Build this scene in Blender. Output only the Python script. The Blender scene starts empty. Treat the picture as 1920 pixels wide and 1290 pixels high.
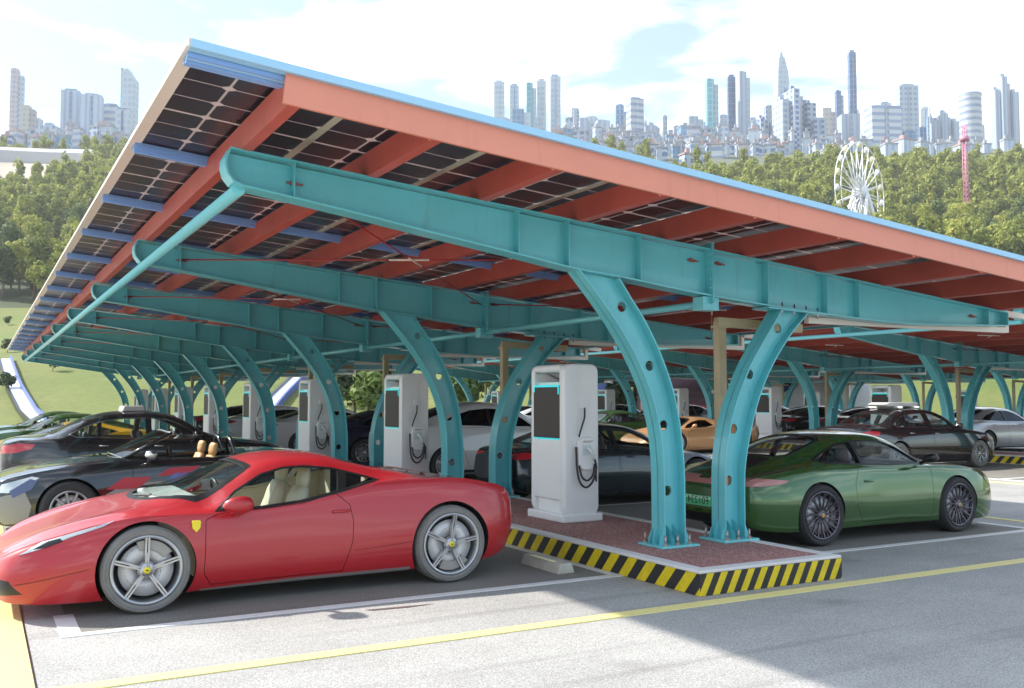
import bpy, bmesh, math, random
import numpy as np
from mathutils import Vector, Matrix, Euler
R = math.radians
scene = bpy.context.scene
col = scene.collection

# ------------------------------------------------------------------ camera
CAM_H, FPX = 1.6863, 1787.4
YAW, PITCH = R(60.768), R(3.296)            # angle of the view from the +X axis, tilt upwards
cam_d = bpy.data.cameras.new('camera')
cam = bpy.data.objects.new('camera', cam_d)
col.objects.link(cam)
cam_d.sensor_width = 36.0
cam_d.lens = 36.0 * FPX / 1920.0
cam_d.clip_start, cam_d.clip_end = 0.1, 6000
cam.location = (0, 0, CAM_H)
cam.rotation_euler = (R(90) + PITCH, 0, YAW - R(90))
scene.camera = cam

FD = np.array([math.cos(YAW)*math.cos(PITCH), math.sin(YAW)*math.cos(PITCH), math.sin(PITCH)])
RT = np.array([math.sin(YAW), -math.cos(YAW), 0.0])
UP = np.cross(RT, FD)

def at(px, py, D):                           # a point of the far background at forward distance D
    f = np.array([math.cos(YAW), math.sin(YAW), 0.0])
    d = FD + RT*(px-960)/FPX + UP*(645-py)/FPX
    p = d * (D / float(d @ f))
    return Vector((p[0], p[1], p[2]+CAM_H))

# ------------------------------------------------------------------ sky, sun, exposure
SUN_TO = Vector((-0.85, 0.86, 1.02)).normalized()
sun_elev = math.asin(SUN_TO.z)
sun_az = math.atan2(SUN_TO.x, SUN_TO.y)
world = bpy.data.worlds.new("World"); scene.world = world; world.use_nodes = True
nt = world.node_tree; nt.nodes.clear()
N = nt.nodes.new; L = nt.links.new
out = N('ShaderNodeOutputWorld'); bg = N('ShaderNodeBackground')
sky = N('ShaderNodeTexSky'); sky.sky_type = 'NISHITA'; sky.sun_disc = False
sky.sun_elevation = sun_elev; sky.sun_rotation = sun_az; sky.air_density = 1.2; sky.dust_density = 1.5
SKY_STRENGTH = 0.15
tc = N('ShaderNodeTexCoord')
mp = N('ShaderNodeMapping'); mp.inputs['Scale'].default_value = (1.0, 1.0, 3.2); mp.inputs['Location'].default_value = (0.35, 0.1, 0.0)
nz = N('ShaderNodeTexNoise'); nz.inputs['Scale'].default_value = 3.0; nz.inputs['Detail'].default_value = 9; nz.inputs['Roughness'].default_value = 0.55
nz.inputs['Distortion'].default_value = 0.35
rp = N('ShaderNodeValToRGB'); rp.color_ramp.elements[0].position = 0.49; rp.color_ramp.elements[1].position = 0.68
rp.color_ramp.elements[0].color = (.12, .12, .12, 1); rp.color_ramp.elements[1].color = (1, 1, 1, 1)
mx = N('ShaderNodeMixRGB'); mx.inputs['Color2'].default_value = (7.2, 7.5, 7.9, 1)
L(tc.outputs['Generated'], mp.inputs['Vector']); L(mp.outputs['Vector'], nz.inputs['Vector'])
L(nz.outputs['Fac'], rp.inputs['Fac']); L(rp.outputs['Color'], mx.inputs['Fac'])
tint = N('ShaderNodeMixRGB'); tint.blend_type = 'MULTIPLY'; tint.inputs['Fac'].default_value = 1; tint.inputs['Color2'].default_value = (.52, .64, .70, 1)
L(sky.outputs['Color'], tint.inputs['Color1']); L(tint.outputs['Color'], mx.inputs['Color1']); L(mx.outputs['Color'], bg.inputs['Color'])
bg.inputs['Strength'].default_value = SKY_STRENGTH
L(bg.outputs['Background'], out.inputs['Surface'])

sl = bpy.data.lights.new('sun', 'SUN'); sl.energy = 3.8; sl.angle = R(1.3); sl.color = (1.0, 0.955, 0.88)
so = bpy.data.objects.new('sun', sl); col.objects.link(so)
so.rotation_euler = (-SUN_TO).to_track_quat('-Z', 'Y').to_euler(); so.location = (0, 0, 60)
scene.view_settings.view_transform = 'Standard'; scene.view_settings.look = 'None'
scene.view_settings.exposure = 1.15; scene.view_settings.gamma = 1
scene.render.engine = 'CYCLES'
scene.cycles.max_bounces = 8; scene.cycles.transparent_max_bounces = 16
scene.cycles.diffuse_bounces = 3; scene.cycles.glossy_bounces = 4; scene.cycles.transmission_bounces = 4
scene.cycles.volume_bounces = 0
scene.cycles.use_denoising = True
scene.cycles.caustics_reflective = False; scene.cycles.caustics_refractive = False

# ------------------------------------------------------------------ helpers
def link(o, parent=None):
    col.objects.link(o)
    if parent is not None: o.parent = parent
    return o

def tag(o, label=None, cat=None, group=None, kind=None):
    if label: o['label'] = label
    if cat: o['category'] = cat
    if group: o['group'] = group
    if kind: o['kind'] = kind
    return o

def empty(name, loc=(0, 0, 0), rz=0.0, label=None, cat=None, group=None, parent=None):
    o = bpy.data.objects.new(name, None); o.location = loc; o.rotation_euler = (0, 0, rz)
    o.empty_display_size = 0.2
    link(o, parent); tag(o, label, cat, group)
    return o

def copy_tree(o, parent=None):
    c = o.copy(); col.objects.link(c); c.parent = parent
    for ch in list(o.children): copy_tree(ch, c)
    return c

class MB:
    """collects shapes into one mesh"""
    def __init__(s): s.v = []; s.f = []; s.m = []; s.uv = {}; s.sm = []
    def add(s, vs, fs, mi=0, smooth=False):
        o = len(s.v); s.v += [tuple(map(float, v)) for v in vs]
        for f in fs:
            s.f.append([i+o for i in f]); s.m.append(mi); s.sm.append(smooth)
        return s
    def box(s, a, b, mi=0):
        x0, y0, z0 = a; x1, y1, z1 = b
        return s.add([(x0,y0,z0),(x1,y0,z0),(x1,y1,z0),(x0,y1,z0),(x0,y0,z1),(x1,y0,z1),(x1,y1,z1),(x0,y1,z1)],
                     [(0,3,2,1),(4,5,6,7),(0,1,5,4),(1,2,6,5),(2,3,7,6),(3,0,4,7)], mi)
    def prism(s, poly, axis, a, b, mi=0, smooth=False):
        """poly of 2-D points; axis 'x' -> (y,z), 'y' -> (x,z), 'z' -> (x,y)"""
        n = len(poly)
        area = sum(poly[i][0]*poly[(i+1) % n][1]-poly[(i+1) % n][0]*poly[i][1] for i in range(n))
        p = list(poly)
        if (area < 0): p = p[::-1]
        if axis == 'y': a, b = b, a
        def P(q, t): return {'x': (t, q[0], q[1]), 'y': (q[0], t, q[1]), 'z': (q[0], q[1], t)}[axis]
        vs = [P(q, a) for q in p]+[P(q, b) for q in p]
        if (b < a) != (axis == 'y'):
            vs = [P(q, b) for q in p]+[P(q, a) for q in p]
        fs = [list(range(n))[::-1], list(range(n, 2*n))]
        s.add(vs, fs, mi)
        o = len(s.v)-2*n
        for i in range(n):
            j = (i+1) % n
            s.f.append([o+i, o+j, o+n+j, o+n+i]); s.m.append(mi); s.sm.append(smooth)
        return s
    def tube(s, pts, r, n=8, mi=0, cap=True, closed=False):
        pts = [Vector(p) for p in pts]; K = len(pts)
        rs = r if isinstance(r, (list, tuple)) else [r]*K
        vs = []; prev = None
        for i, p in enumerate(pts):
            a = pts[i-1] if (i > 0 or closed) else p
            b = pts[(i+1) % K] if (i < K-1 or closed) else p
            t = (b-a).normalized()
            if prev is None:
                u = t.orthogonal().normalized()
            else:
                u = (prev - t*prev.dot(t)).normalized()
            prev = u; w = t.cross(u)
            for k in range(n):
                th = 2*math.pi*k/n
                vs.append(p+(u*math.cos(th)+w*math.sin(th))*rs[i])
        fs = []
        for i in range(K if closed else K-1):
            for k in range(n):
                a = i*n+k; b = i*n+(k+1) % n; j = (i+1) % K
                fs.append((a, b, j*n+(k+1) % n, j*n+k))
        s.add(vs, fs, mi, True)
        if cap and not closed:
            o = len(s.v)-len(vs)
            s.f.append([o+k for k in range(n)][::-1]); s.m.append(mi); s.sm.append(False)
            s.f.append([o+(K-1)*n+k for k in range(n)]); s.m.append(mi); s.sm.append(False)
        return s
    def bar(s, p, q, w, h, mi=0):
        """rectangular bar from p to q, w sideways, h upwards"""
        p = Vector(p); q = Vector(q); t = (q-p).normalized()
        side = t.cross(Vector((0, 0, 1)))
        if side.length < 1e-4: side = Vector((1, 0, 0))
        side.normalize(); up = side.cross(t)
        vs = []
        for c in (p, q):
            for a, b in ((-1,-1),(1,-1),(1,1),(-1,1)): vs.append(c+side*a*w/2+up*b*h/2)
        return s.add(vs, [(0,1,2,3),(7,6,5,4),(0,4,5,1),(1,5,6,2),(2,6,7,3),(3,7,4,0)], mi)
    def lathe(s, prof, n=48, axis='y', mi=0, smooth=True, close=False):
        """prof: (radius, along axis)"""
        K = len(prof); vs = []
        for r, h in prof:
            for k in range(n):
                t = 2*math.pi*k/n; a, b = r*math.cos(t), r*math.sin(t)
                vs.append({'y': (a, h, b), 'z': (a, b, h), 'x': (h, a, b)}[axis])
        fs = []
        for i in range(K if close else K-1):
            j = (i+1) % K
            for k in range(n):
                l = (k+1) % n
                fs.append((i*n+k, i*n+l, j*n+l, j*n+k))
        s.add(vs, fs, mi, smooth); return s
    def build(s, name, mats, parent=None, smooth=None, uv=False, auto=None):
        me = bpy.data.meshes.new(name)
        me.from_pydata(s.v, [], s.f)
        if not isinstance(mats, (list, tuple)): mats = [mats]
        for m in mats: me.materials.append(m)
        me.polygons.foreach_set('material_index', s.m)
        me.polygons.foreach_set('use_smooth', [bool(x) if smooth is None else smooth for x in s.sm])
        me.validate(clean_customdata=False); me.update()
        o = bpy.data.objects.new(name, me); link(o, parent)
        return o

def fixn(o):
    bm = bmesh.new(); bm.from_mesh(o.data); bmesh.ops.recalc_face_normals(bm, faces=bm.faces); bm.to_mesh(o.data); bm.free()
    return o

def bevel_obj(o, w, seg=2, ang=35):
    bm = bmesh.new(); bm.from_mesh(o.data)
    bmesh.ops.recalc_face_normals(bm, faces=bm.faces)
    es = [e for e in bm.edges if len(e.link_faces) == 2 and e.calc_face_angle(0) > R(ang)]
    bmesh.ops.bevel(bm, geom=es, offset=w, segments=seg, profile=0.5, affect='EDGES', clamp_overlap=True)
    bm.to_mesh(o.data); bm.free()
    return o

def shade_auto(o, ang=32):
    me = o.data
    bm = bmesh.new(); bm.from_mesh(me)
    for f in bm.faces: f.smooth = True
    for e in bm.edges:
        e.smooth = not (len(e.link_faces) == 2 and e.calc_face_angle(0) > R(ang))
    bm.to_mesh(me); bm.free()
    return o

# ------------------------------------------------------------------ materials
MATS = {}
def pmat(name, color, rough=0.5, metal=0.0, coat=0.0, spec=0.5, bump=None, noise=None, emis=None, trans=0, drip=0):
    if name in MATS: return MATS[name]
    m = bpy.data.materials.new(name); m.use_nodes = True; t = m.node_tree
    b = t.nodes['Principled BSDF']
    b.inputs['Base Color'].default_value = (*color, 1); b.inputs['Roughness'].default_value = rough
    b.inputs['Metallic'].default_value = metal; b.inputs['Coat Weight'].default_value = coat
    b.inputs['Coat Roughness'].default_value = 0.04
    b.inputs['Specular IOR Level'].default_value = spec
    if emis: b.inputs['Emission Color'].default_value = (*emis[:3], 1); b.inputs['Emission Strength'].default_value = emis[3]
    if noise:                                  # (scale, amount): a slow variation of the colour
        tcn = t.nodes.new('ShaderNodeTexCoord'); n = t.nodes.new('ShaderNodeTexNoise')
        n.inputs['Scale'].default_value = noise[0]; n.inputs['Detail'].default_value = 6
        r = t.nodes.new('ShaderNodeMapRange'); r.inputs[1].default_value = .3; r.inputs[2].default_value = .7
        r.inputs[3].default_value = 1-noise[1]; r.inputs[4].default_value = 1+noise[1]
        h = t.nodes.new('ShaderNodeHueSaturation'); h.inputs['Color'].default_value = (*color, 1)
        t.links.new(tcn.outputs['Object'], n.inputs['Vector']); t.links.new(n.outputs['Fac'], r.inputs[0])
        t.links.new(r.outputs[0], h.inputs['Value']); t.links.new(h.outputs['Color'], b.inputs['Base Color'])
        if drip:
            mp_ = t.nodes.new('ShaderNodeMapping'); mp_.inputs['Scale'].default_value = (7, 7, .9); t.links.new(tcn.outputs['Object'], mp_.inputs['Vector'])
            n3 = t.nodes.new('ShaderNodeTexNoise'); n3.inputs['Scale'].default_value = 1.6; n3.inputs['Detail'].default_value = 7; n3.inputs['Roughness'].default_value = .65; t.links.new(mp_.outputs[0], n3.inputs['Vector'])
            r3 = t.nodes.new('ShaderNodeMapRange'); r3.inputs[1].default_value = .56; r3.inputs[2].default_value = .74; r3.inputs[3].default_value = 0; r3.inputs[4].default_value = drip
            t.links.new(n3.outputs['Fac'], r3.inputs[0]); m3 = t.nodes.new('ShaderNodeMixRGB'); m3.inputs[2].default_value = (color[0]*.5+.05, color[1]*.45+.03, color[2]*.42+.02, 1)
            t.links.new(r3.outputs[0], m3.inputs[0]); t.links.new(h.outputs['Color'], m3.inputs[1]); t.links.new(m3.outputs[0], b.inputs['Base Color'])
        if bump:
            bp_ = t.nodes.new('ShaderNodeBump'); n2 = t.nodes.new('ShaderNodeTexNoise'); n2.inputs['Scale'].default_value = bump[0]
            n2.inputs['Detail'].default_value = 4
            bp_.inputs['Strength'].default_value = bump[1]; bp_.inputs['Distance'].default_value = bump[2]
            t.links.new(tcn.outputs['Object'], n2.inputs['Vector']); t.links.new(n2.outputs['Fac'], bp_.inputs['Height'])
            t.links.new(bp_.outputs['Normal'], b.inputs['Normal'])
    MATS[name] = m
    return m

def glass_mat(name, tint, refl=0.9, ior=1.5):
    m = bpy.data.materials.new(name); m.use_nodes = True; t = m.node_tree; t.nodes.clear()
    o = t.nodes.new('ShaderNodeOutputMaterial'); mix = t.nodes.new('ShaderNodeMixShader')
    tr = t.nodes.new('ShaderNodeBsdfTransparent'); gl = t.nodes.new('ShaderNodeBsdfGlossy')
    tr.inputs['Color'].default_value = (*tint, 1); gl.inputs['Roughness'].default_value = 0.02
    gl.inputs['Color'].default_value = (refl, refl, refl, 1)
    lw = t.nodes.new('ShaderNodeLayerWeight'); lw.inputs['Blend'].default_value = .5
    pw = t.nodes.new('ShaderNodeMath'); pw.operation = 'POWER'; pw.inputs[1].default_value = 4.0; t.links.new(lw.outputs['Facing'], pw.inputs[0])
    f0 = ((ior-1)/(ior+1))**2; mr_ = t.nodes.new('ShaderNodeMapRange'); mr_.inputs[3].default_value = f0; mr_.inputs[4].default_value = .55; t.links.new(pw.outputs[0], mr_.inputs[0])
    t.links.new(mr_.outputs[0], mix.inputs[0]); t.links.new(tr.outputs[0], mix.inputs[1]); t.links.new(gl.outputs[0], mix.inputs[2])
    t.links.new(mix.outputs[0], o.inputs[0])
    return m

TEAL = pmat('teal_paint', (0.13, 0.53, 0.575), 0.38, coat=0.25, noise=(1.3, .08), bump=(30, .05, .002), drip=.45)
TEAL_LT = pmat('teal_tube_paint', (0.20, 0.62, 0.66), 0.38, coat=.2)
RED_ST = pmat('red_oxide_paint', (0.50, 0.088, 0.058), 0.5, noise=(2.2, .08), drip=.4)
SALMON = pmat('salmon_fascia_paint', (0.74, 0.27, 0.18), 0.5, noise=(1.1, .05), drip=.18)
BLUE_AL = pmat('blue_anodised_rail', (0.24, 0.42, 0.78), 0.4)
BLUE_LT = pmat('pale_blue_edge_trim', (0.36, 0.62, 0.82), 0.4)
CREAM_AL = pmat('cream_aluminium_frame', (0.86, 0.76, 0.66), 0.4)
STRIP = pmat('panel_gap_strip', (0.50, 0.47, 0.36), 0.4)
PIPE = pmat('beige_rain_pipe', (0.48, 0.37, 0.21), 0.4, noise=(4, .08))
BOLT = pmat('galvanised_bolt', (0.45, 0.36, 0.32), 0.35, metal=.7)
ROD = pmat('red_tie_rod', (0.40, 0.03, 0.03), 0.5)
WHITE = pmat('white_powder_coat', (0.93, 0.915, 0.90), 0.35, coat=.2, noise=(3, .02), drip=.06)
SCREEN = pmat('dark_grey_glass_screen', (0.075, 0.062, 0.058), 0.5, spec=.25)
CYAN = pmat('cyan_light_strip', (0.02, .55, .60), 0.3, emis=(0.02, .8, .85, 0.25))
CABLE = pmat('black_rubber_cable', (0.03, 0.028, 0.027), 0.55)
BLACK = pmat('black_trim', (0.012, 0.012, 0.013), 0.35)
DARKIN = pmat('wheel_well_dark', (0.01, 0.01, 0.011), 0.9)
RUBBER = pmat('tyre_rubber', (0.035, 0.034, 0.035), 0.75, noise=(20, .15))
RUBBER_GREY = pmat('sunlit_tyre_rubber', (0.21, 0.20, 0.19), 0.8, noise=(9, .12))  # pale grey of sunlit tyres, put into the rubber's colour
CHROME = pmat('chrome', (0.75, 0.75, 0.76), 0.15, metal=1)
ALLOY = pmat('silver_alloy', (0.48, 0.48, 0.49), 0.28, metal=.75)
ALLOY_DK = pmat('dark_alloy', (0.13, 0.115, 0.14), 0.25, metal=.8)
DISC = pmat('brake_disc', (0.60, 0.59, 0.59), 0.4, metal=.3)
BEIGE_LE = pmat('cream_leather', (0.62, 0.55, 0.42), 0.5)
TAN_LE = pmat('tan_leather', (0.55, 0.33, 0.13), 0.5)
GREY_LE = pmat('grey_interior', (0.13, 0.12, 0.125), 0.6)
GLASS = glass_mat('car_glass', (0.93, 0.96, 0.95), ior=1.27)
GLASS_DK = glass_mat('tinted_car_glass', (0.22, 0.23, 0.25), ior=1.55)
GLASS_LAMP = glass_mat('lamp_glass', (0.9, 0.92, 0.92), ior=1.45)
TAILRED = pmat('red_tail_lamp', (0.55, 0.02, 0.03), 0.12, coat=1)
LAMPIN = pmat('silver_lamp_inside', (0.62, 0.63, 0.60), 0.2, metal=.8)
YEL = pmat('yellow_badge', (0.85, 0.68, 0.03), 0.3)
# ------------------------------------------------------------------ ground
def nodemat(name):
    m = bpy.data.materials.new(name); m.use_nodes = True; t = m.node_tree
    b = t.nodes['Principled BSDF']; return m, t, b
def mathn(t, op, a, b=None, clamp=False):
    n = t.nodes.new('ShaderNodeMath'); n.operation = op; n.use_clamp = clamp
    for i, q in enumerate((a, b)):
        if q is None: continue
        if isinstance(q, (int, float)): n.inputs[i].default_value = q
        else: t.links.new(q, n.inputs[i])
    return n.outputs[0]
def mixc(t, f, a, b):
    n = t.nodes.new('ShaderNodeMixRGB')
    for i, q in enumerate((f, a, b)):
        if isinstance(q, (int, float)): n.inputs[i].default_value = q
        elif isinstance(q, tuple): n.inputs[i].default_value = (*q, 1)
        else: t.links.new(q, n.inputs[i])
    return n.outputs[0]
def noisen(t, vec, scale, detail=4, rough=.5):
    n = t.nodes.new('ShaderNodeTexNoise'); n.inputs['Scale'].default_value = scale
    n.inputs['Detail'].default_value = detail; n.inputs['Roughness'].default_value = rough
    t.links.new(vec, n.inputs['Vector']); return n.outputs['Fac']
def mapr(t, v, a, b, c, d):
    n = t.nodes.new('ShaderNodeMapRange')
    for i, q in enumerate((a, b, c, d)): n.inputs[i+1].default_value = q
    t.links.new(v, n.inputs[0]); return n.outputs[0]

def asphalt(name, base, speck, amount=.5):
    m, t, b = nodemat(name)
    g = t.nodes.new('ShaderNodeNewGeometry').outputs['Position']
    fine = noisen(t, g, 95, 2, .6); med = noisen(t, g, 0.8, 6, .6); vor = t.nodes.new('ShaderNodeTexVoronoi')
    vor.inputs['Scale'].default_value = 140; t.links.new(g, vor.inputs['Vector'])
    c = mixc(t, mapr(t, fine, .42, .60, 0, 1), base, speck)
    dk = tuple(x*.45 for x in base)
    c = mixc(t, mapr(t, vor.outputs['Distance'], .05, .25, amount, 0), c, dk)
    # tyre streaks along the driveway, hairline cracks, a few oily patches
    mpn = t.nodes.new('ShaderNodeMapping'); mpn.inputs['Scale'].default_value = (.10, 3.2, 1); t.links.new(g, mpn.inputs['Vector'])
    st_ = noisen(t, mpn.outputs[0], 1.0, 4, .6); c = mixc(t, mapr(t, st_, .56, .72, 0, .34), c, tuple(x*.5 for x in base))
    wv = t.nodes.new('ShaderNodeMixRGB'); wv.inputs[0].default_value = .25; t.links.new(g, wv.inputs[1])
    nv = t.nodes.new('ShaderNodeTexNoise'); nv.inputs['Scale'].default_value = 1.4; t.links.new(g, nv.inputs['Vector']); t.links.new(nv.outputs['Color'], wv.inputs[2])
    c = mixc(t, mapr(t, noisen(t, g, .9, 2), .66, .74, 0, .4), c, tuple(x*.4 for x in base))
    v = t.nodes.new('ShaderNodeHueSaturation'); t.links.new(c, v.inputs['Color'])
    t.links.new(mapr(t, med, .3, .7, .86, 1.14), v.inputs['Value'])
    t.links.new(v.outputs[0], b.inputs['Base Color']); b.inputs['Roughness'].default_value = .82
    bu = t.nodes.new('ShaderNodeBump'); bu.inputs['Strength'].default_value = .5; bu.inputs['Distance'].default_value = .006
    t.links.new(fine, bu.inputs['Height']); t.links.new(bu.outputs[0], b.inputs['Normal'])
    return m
ASPH = asphalt('asphalt', (0.29, 0.278, 0.262), (0.50, 0.485, 0.465), .4)
ASPH_DK = asphalt('shaded_stall_asphalt', (0.155, 0.145, 0.132), (0.34, 0.32, 0.285))
def paint_mat(name, c, wear=.25):
    m, t, b = nodemat(name)
    g = t.nodes.new('ShaderNodeNewGeometry').outputs['Position']
    f = noisen(t, g, 60, 5, .7); f2 = noisen(t, g, 1.5, 4, .6)
    w = mathn(t, 'MULTIPLY', mapr(t, f, .55, .66, 0, 1), mapr(t, f2, .35, .65, 0, wear*2.2))
    cc = mixc(t, w, c, (0.22, 0.21, 0.20)); t.links.new(cc, b.inputs['Base Color']); b.inputs['Roughness'].default_value = .6
    return m
P_WHITE = paint_mat('white_road_paint', (0.78, 0.76, 0.74)); P_YEL = paint_mat('yellow_road_paint', (0.86, 0.74, 0.30))
P_PALE = paint_mat('pale_yellow_road_paint', (0.70, 0.62, 0.27))

m, t, b = nodemat('grass_hillside')
g = t.nodes.new('ShaderNodeNewGeometry').outputs['Position']
a1 = noisen(t, g, .05, 5, .6); a2 = noisen(t, g, 1.6, 6, .7); a3 = noisen(t, g, 9, 3, .7)
c = mixc(t, mapr(t, a1, .35, .65, 0, 1), (0.125, 0.165, 0.022), (0.205, 0.205, 0.05))
c = mixc(t, mapr(t, a2, .42, .62, 0, .55), c, (0.08, 0.12, 0.012))
c = mixc(t, mapr(t, a3, .5, .7, 0, .35), c, (0.22, 0.225, 0.06))
t.links.new(c, b.inputs['Base Color']); b.inputs['Roughness'].default_value = .9
bu = t.nodes.new('ShaderNodeBump'); bu.inputs['Strength'].default_value = .6; bu.inputs['Distance'].default_value = .15
t.links.new(a3, bu.inputs['Height']); t.links.new(bu.outputs[0], b.inputs['Normal'])
GRASS = m
FLOOR = pmat('forest_floor', (0.045, 0.06, 0.018), .95)
CITYG = pmat('city_ground', (0.14, 0.155, 0.11), .9)

def hill(D):
    """terrain height at forward distance D from the camera"""
    ks = [(-400, 0), (56, 0), (64, .6), (80, 3.2), (110, 8.2), (170, 19.2), (200, 27), (300, 62), (420, 108), (470, 122), (560, 148), (800, 214), (1200, 318), (2500, 330)]
    for (a, za), (b_, zb) in zip(ks, ks[1:]):
        if D <= b_: return za+(zb-za)*(D-a)/(b_-a)
    return ks[-1][1]
DV = Vector((math.cos(YAW), math.sin(YAW), 0)); LV = Vector((math.sin(YAW), -math.cos(YAW), 0))
def terr(lat, D):
    z = hill(D)
    if D > 60:
        k = min(1, (D-60)/80)
        z += k*(1.6*math.sin(lat*.05+D*.021)+1.2*math.sin(lat*.023-D*.043))
    p = DV*D+LV*lat
    return Vector((p.x, p.y, z))
mb = MB()
Ds = [-300, -60, -20, 20, 50, 56, 60, 66, 74, 84, 96, 110, 130, 150, 170, 185, 200, 230, 265, 300, 340, 380, 420, 445, 470, 510, 560, 640, 720, 800, 1000, 1200, 2500]
NL = 44
def latv(i, D): 
    return (i/(NL/2)-1)*(200+abs(D)*1.05)
vs = [terr(latv(i, D), D)-Vector((0, 0, 0.003)) for D in Ds for i in range(NL+1)]
for j, D in enumerate(Ds[:-1]):
    mi = 0 if D < 56 else (1 if D < 170 else (2 if D < 380 else 3))
    fs = [(j*(NL+1)+i, j*(NL+1)+i+1, (j+1)*(NL+1)+i+1, (j+1)*(NL+1)+i) for i in range(NL)]
    if j == 0: mb.add(vs, fs, mi, True)
    else:
        for f in fs: mb.f.append(list(f)); mb.m.append(mi); mb.sm.append(True)
tag(mb.build('ground', [ASPH, GRASS, FLOOR, CITYG]), kind='structure')

PX = 18.15                                      # distance between the carport rows
BAY = 5.035
YB0 = 7.711                                     # first frame of every row
def sheet(name, rects, z, mat, lab=None):
    m_ = MB()
    for x0, y0, x1, y1 in rects: m_.box((x0, y0, -.03-z), (x1, y1, z))
    o = m_.build(name, mat); tag(o, kind='structure'); return o
# shadow tone painted into the stall asphalt on both sides of each island, driveway paler
sheet('shaded_stall_surface', [(0.64+PX*r, 7.53, 5.44+PX*r, 50) for r in range(3)] + [(7.15+PX*r, 7.53, 11.95+PX*r, 50) for r in range(3)], 0.0, ASPH_DK)
rw = []
for r in range(3):
    X0 = PX*r
    for k in range(9):
        y = 7.57+BAY*k
        rw.append((.56+X0, y-.05, 5.33+X0, y+.05)); rw.append((7.15+X0, y-.05, 12.05+X0, y+.05))
        y2 = y+BAY*.5
        if k: pass
    rw.append((.56+X0, 7.62, .70+X0, 8.30)); rw.append((5.33+X0, 7.52, 5.43+X0, 50)); 
    rw.append((11.93+X0, 7.62, 12.05+X0, 8.35))
    for k in range(1, 9):
        y = 7.57+BAY*k
        rw.append((.56+X0, y-.6, .70+X0, y-.05)); rw.append((.56+X0, y+.05, .70+X0, y+.65))
        rw.append((11.93+X0, y-.6, 12.05+X0, y-.05)); rw.append((11.93+X0, y+.05, 12.05+X0, y+.65))
sheet('stall_lines', rw, 0.0035, P_WHITE)
yr = [(0.36, 6.12, 60, 6.26)]
for r in range(3): yr += [(12.55+PX*r, 6.26, 12.67+PX*r, 52)]
yr += [(18.05, 6.26, 18.17, 52), (36.2, 6.26, 36.32, 52)]
sheet('yellow_road_lines', yr, 0.005, P_YEL)
sheet('painted_edge_band', [(-0.25, 3.0, 0.34, 60)], 0.004, P_PALE)
sheet('pavement_joint', [(0.34, 5.2, 0.352, 9.2)], 0.0025, BLACK)
mm = MB(); mm.add([(2.75, 7.33, .001), (3.1, 7.30, .001), (3.35, 7.27, .001), (3.1, 7.25, .001), (2.8, 7.28, .001)], [(4, 3, 2, 1, 0)][::-1])
tag(mm.build('oil_stain', pmat('oil_stain', (0.16, 0.12, 0.11), .5)), kind='structure')

# kerb stripes: slanted yellow and black bands on the two kinds of side face
def stripe_mat():
    m, t, b = nodemat('kerb_stripes')
    geo = t.nodes.new('ShaderNodeNewGeometry'); sp = t.nodes.new('ShaderNodeSeparateXYZ'); t.links.new(geo.outputs['Position'], sp.inputs[0])
    sn = t.nodes.new('ShaderNodeSeparateXYZ'); t.links.new(geo.outputs['True Normal'], sn.inputs[0])
    front = mathn(t, 'GREATER_THAN', mathn(t, 'ABSOLUTE', sn.outputs[1]), .5)
    u1 = mathn(t, 'DIVIDE', mathn(t, 'ADD', sp.outputs[1], mathn(t, 'MULTIPLY', sp.outputs[2], .9)), .282)
    u2 = mathn(t, 'DIVIDE', mathn(t, 'SUBTRACT', sp.outputs[0], mathn(t, 'MULTIPLY', sp.outputs[2], .54)), .157)
    u = mathn(t, 'ADD', mathn(t, 'MULTIPLY', front, u2), mathn(t, 'MULTIPLY', mathn(t, 'SUBTRACT', 1, front), u1))
    fr = mathn(t, 'FRACT', u); s_ = mathn(t, 'GREATER_THAN', fr, .5)
    nz_ = noisen(t, geo.outputs['Position'], 7, 6, .7)
    c = mixc(t, s_, (0.028, 0.026, 0.027), (0.80, 0.60, 0.012))
    hs = t.nodes.new('ShaderNodeHueSaturation'); t.links.new(c, hs.inputs['Color']); t.links.new(mapr(t, nz_, .3, .7, .8, 1.1), hs.inputs['Value'])
    t.links.new(hs.outputs[0], b.inputs['Base Color']); b.inputs['Roughness'].default_value = .45
    return m
STRIPES = stripe_mat()
m, t, b = nodemat('red_granule_paving')
g = t.nodes.new('ShaderNodeNewGeometry').outputs['Position']
vo = t.nodes.new('ShaderNodeTexVoronoi'); vo.inputs['Scale'].default_value = 75; t.links.new(g, vo.inputs['Vector'])
cr = t.nodes.new('ShaderNodeSeparateColor'); t.links.new(vo.outputs['Color'], cr.inputs[0])
c = mixc(t, cr.outputs[0], (0.30, 0.105, 0.095), (0.50, 0.25, 0.22))
c = mixc(t, mapr(t, cr.outputs[1], .8, .9, 0, .7), c, (0.62, 0.46, 0.42))
c = mixc(t, mapr(t, cr.outputs[2], .85, .95, 0, .7), c, (0.10, 0.035, 0.035))
hs = t.nodes.new('ShaderNodeHueSaturation'); t.links.new(c, hs.inputs['Color']); t.links.new(mapr(t, noisen(t, g, 1.2, 5), .3, .7, .85, 1.15), hs.inputs['Value'])
t.links.new(hs.outputs[0], b.inputs['Base Color']); b.inputs['Roughness'].default_value = .85
bu = t.nodes.new('ShaderNodeBump'); bu.inputs['Distance'].default_value = .004; t.links.new(vo.outputs['Distance'], bu.inputs['Height']); t.links.new(bu.outputs[0], b.inputs['Normal'])
GRAN = m
KERBW = pmat('white_kerb_paint', (0.74, 0.70, 0.68), .6, noise=(3, .06))
ISX0, ISX1, ISY0, ISY1, ISH = 5.434, 7.157, 6.419, 49.6, 0.217
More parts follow.
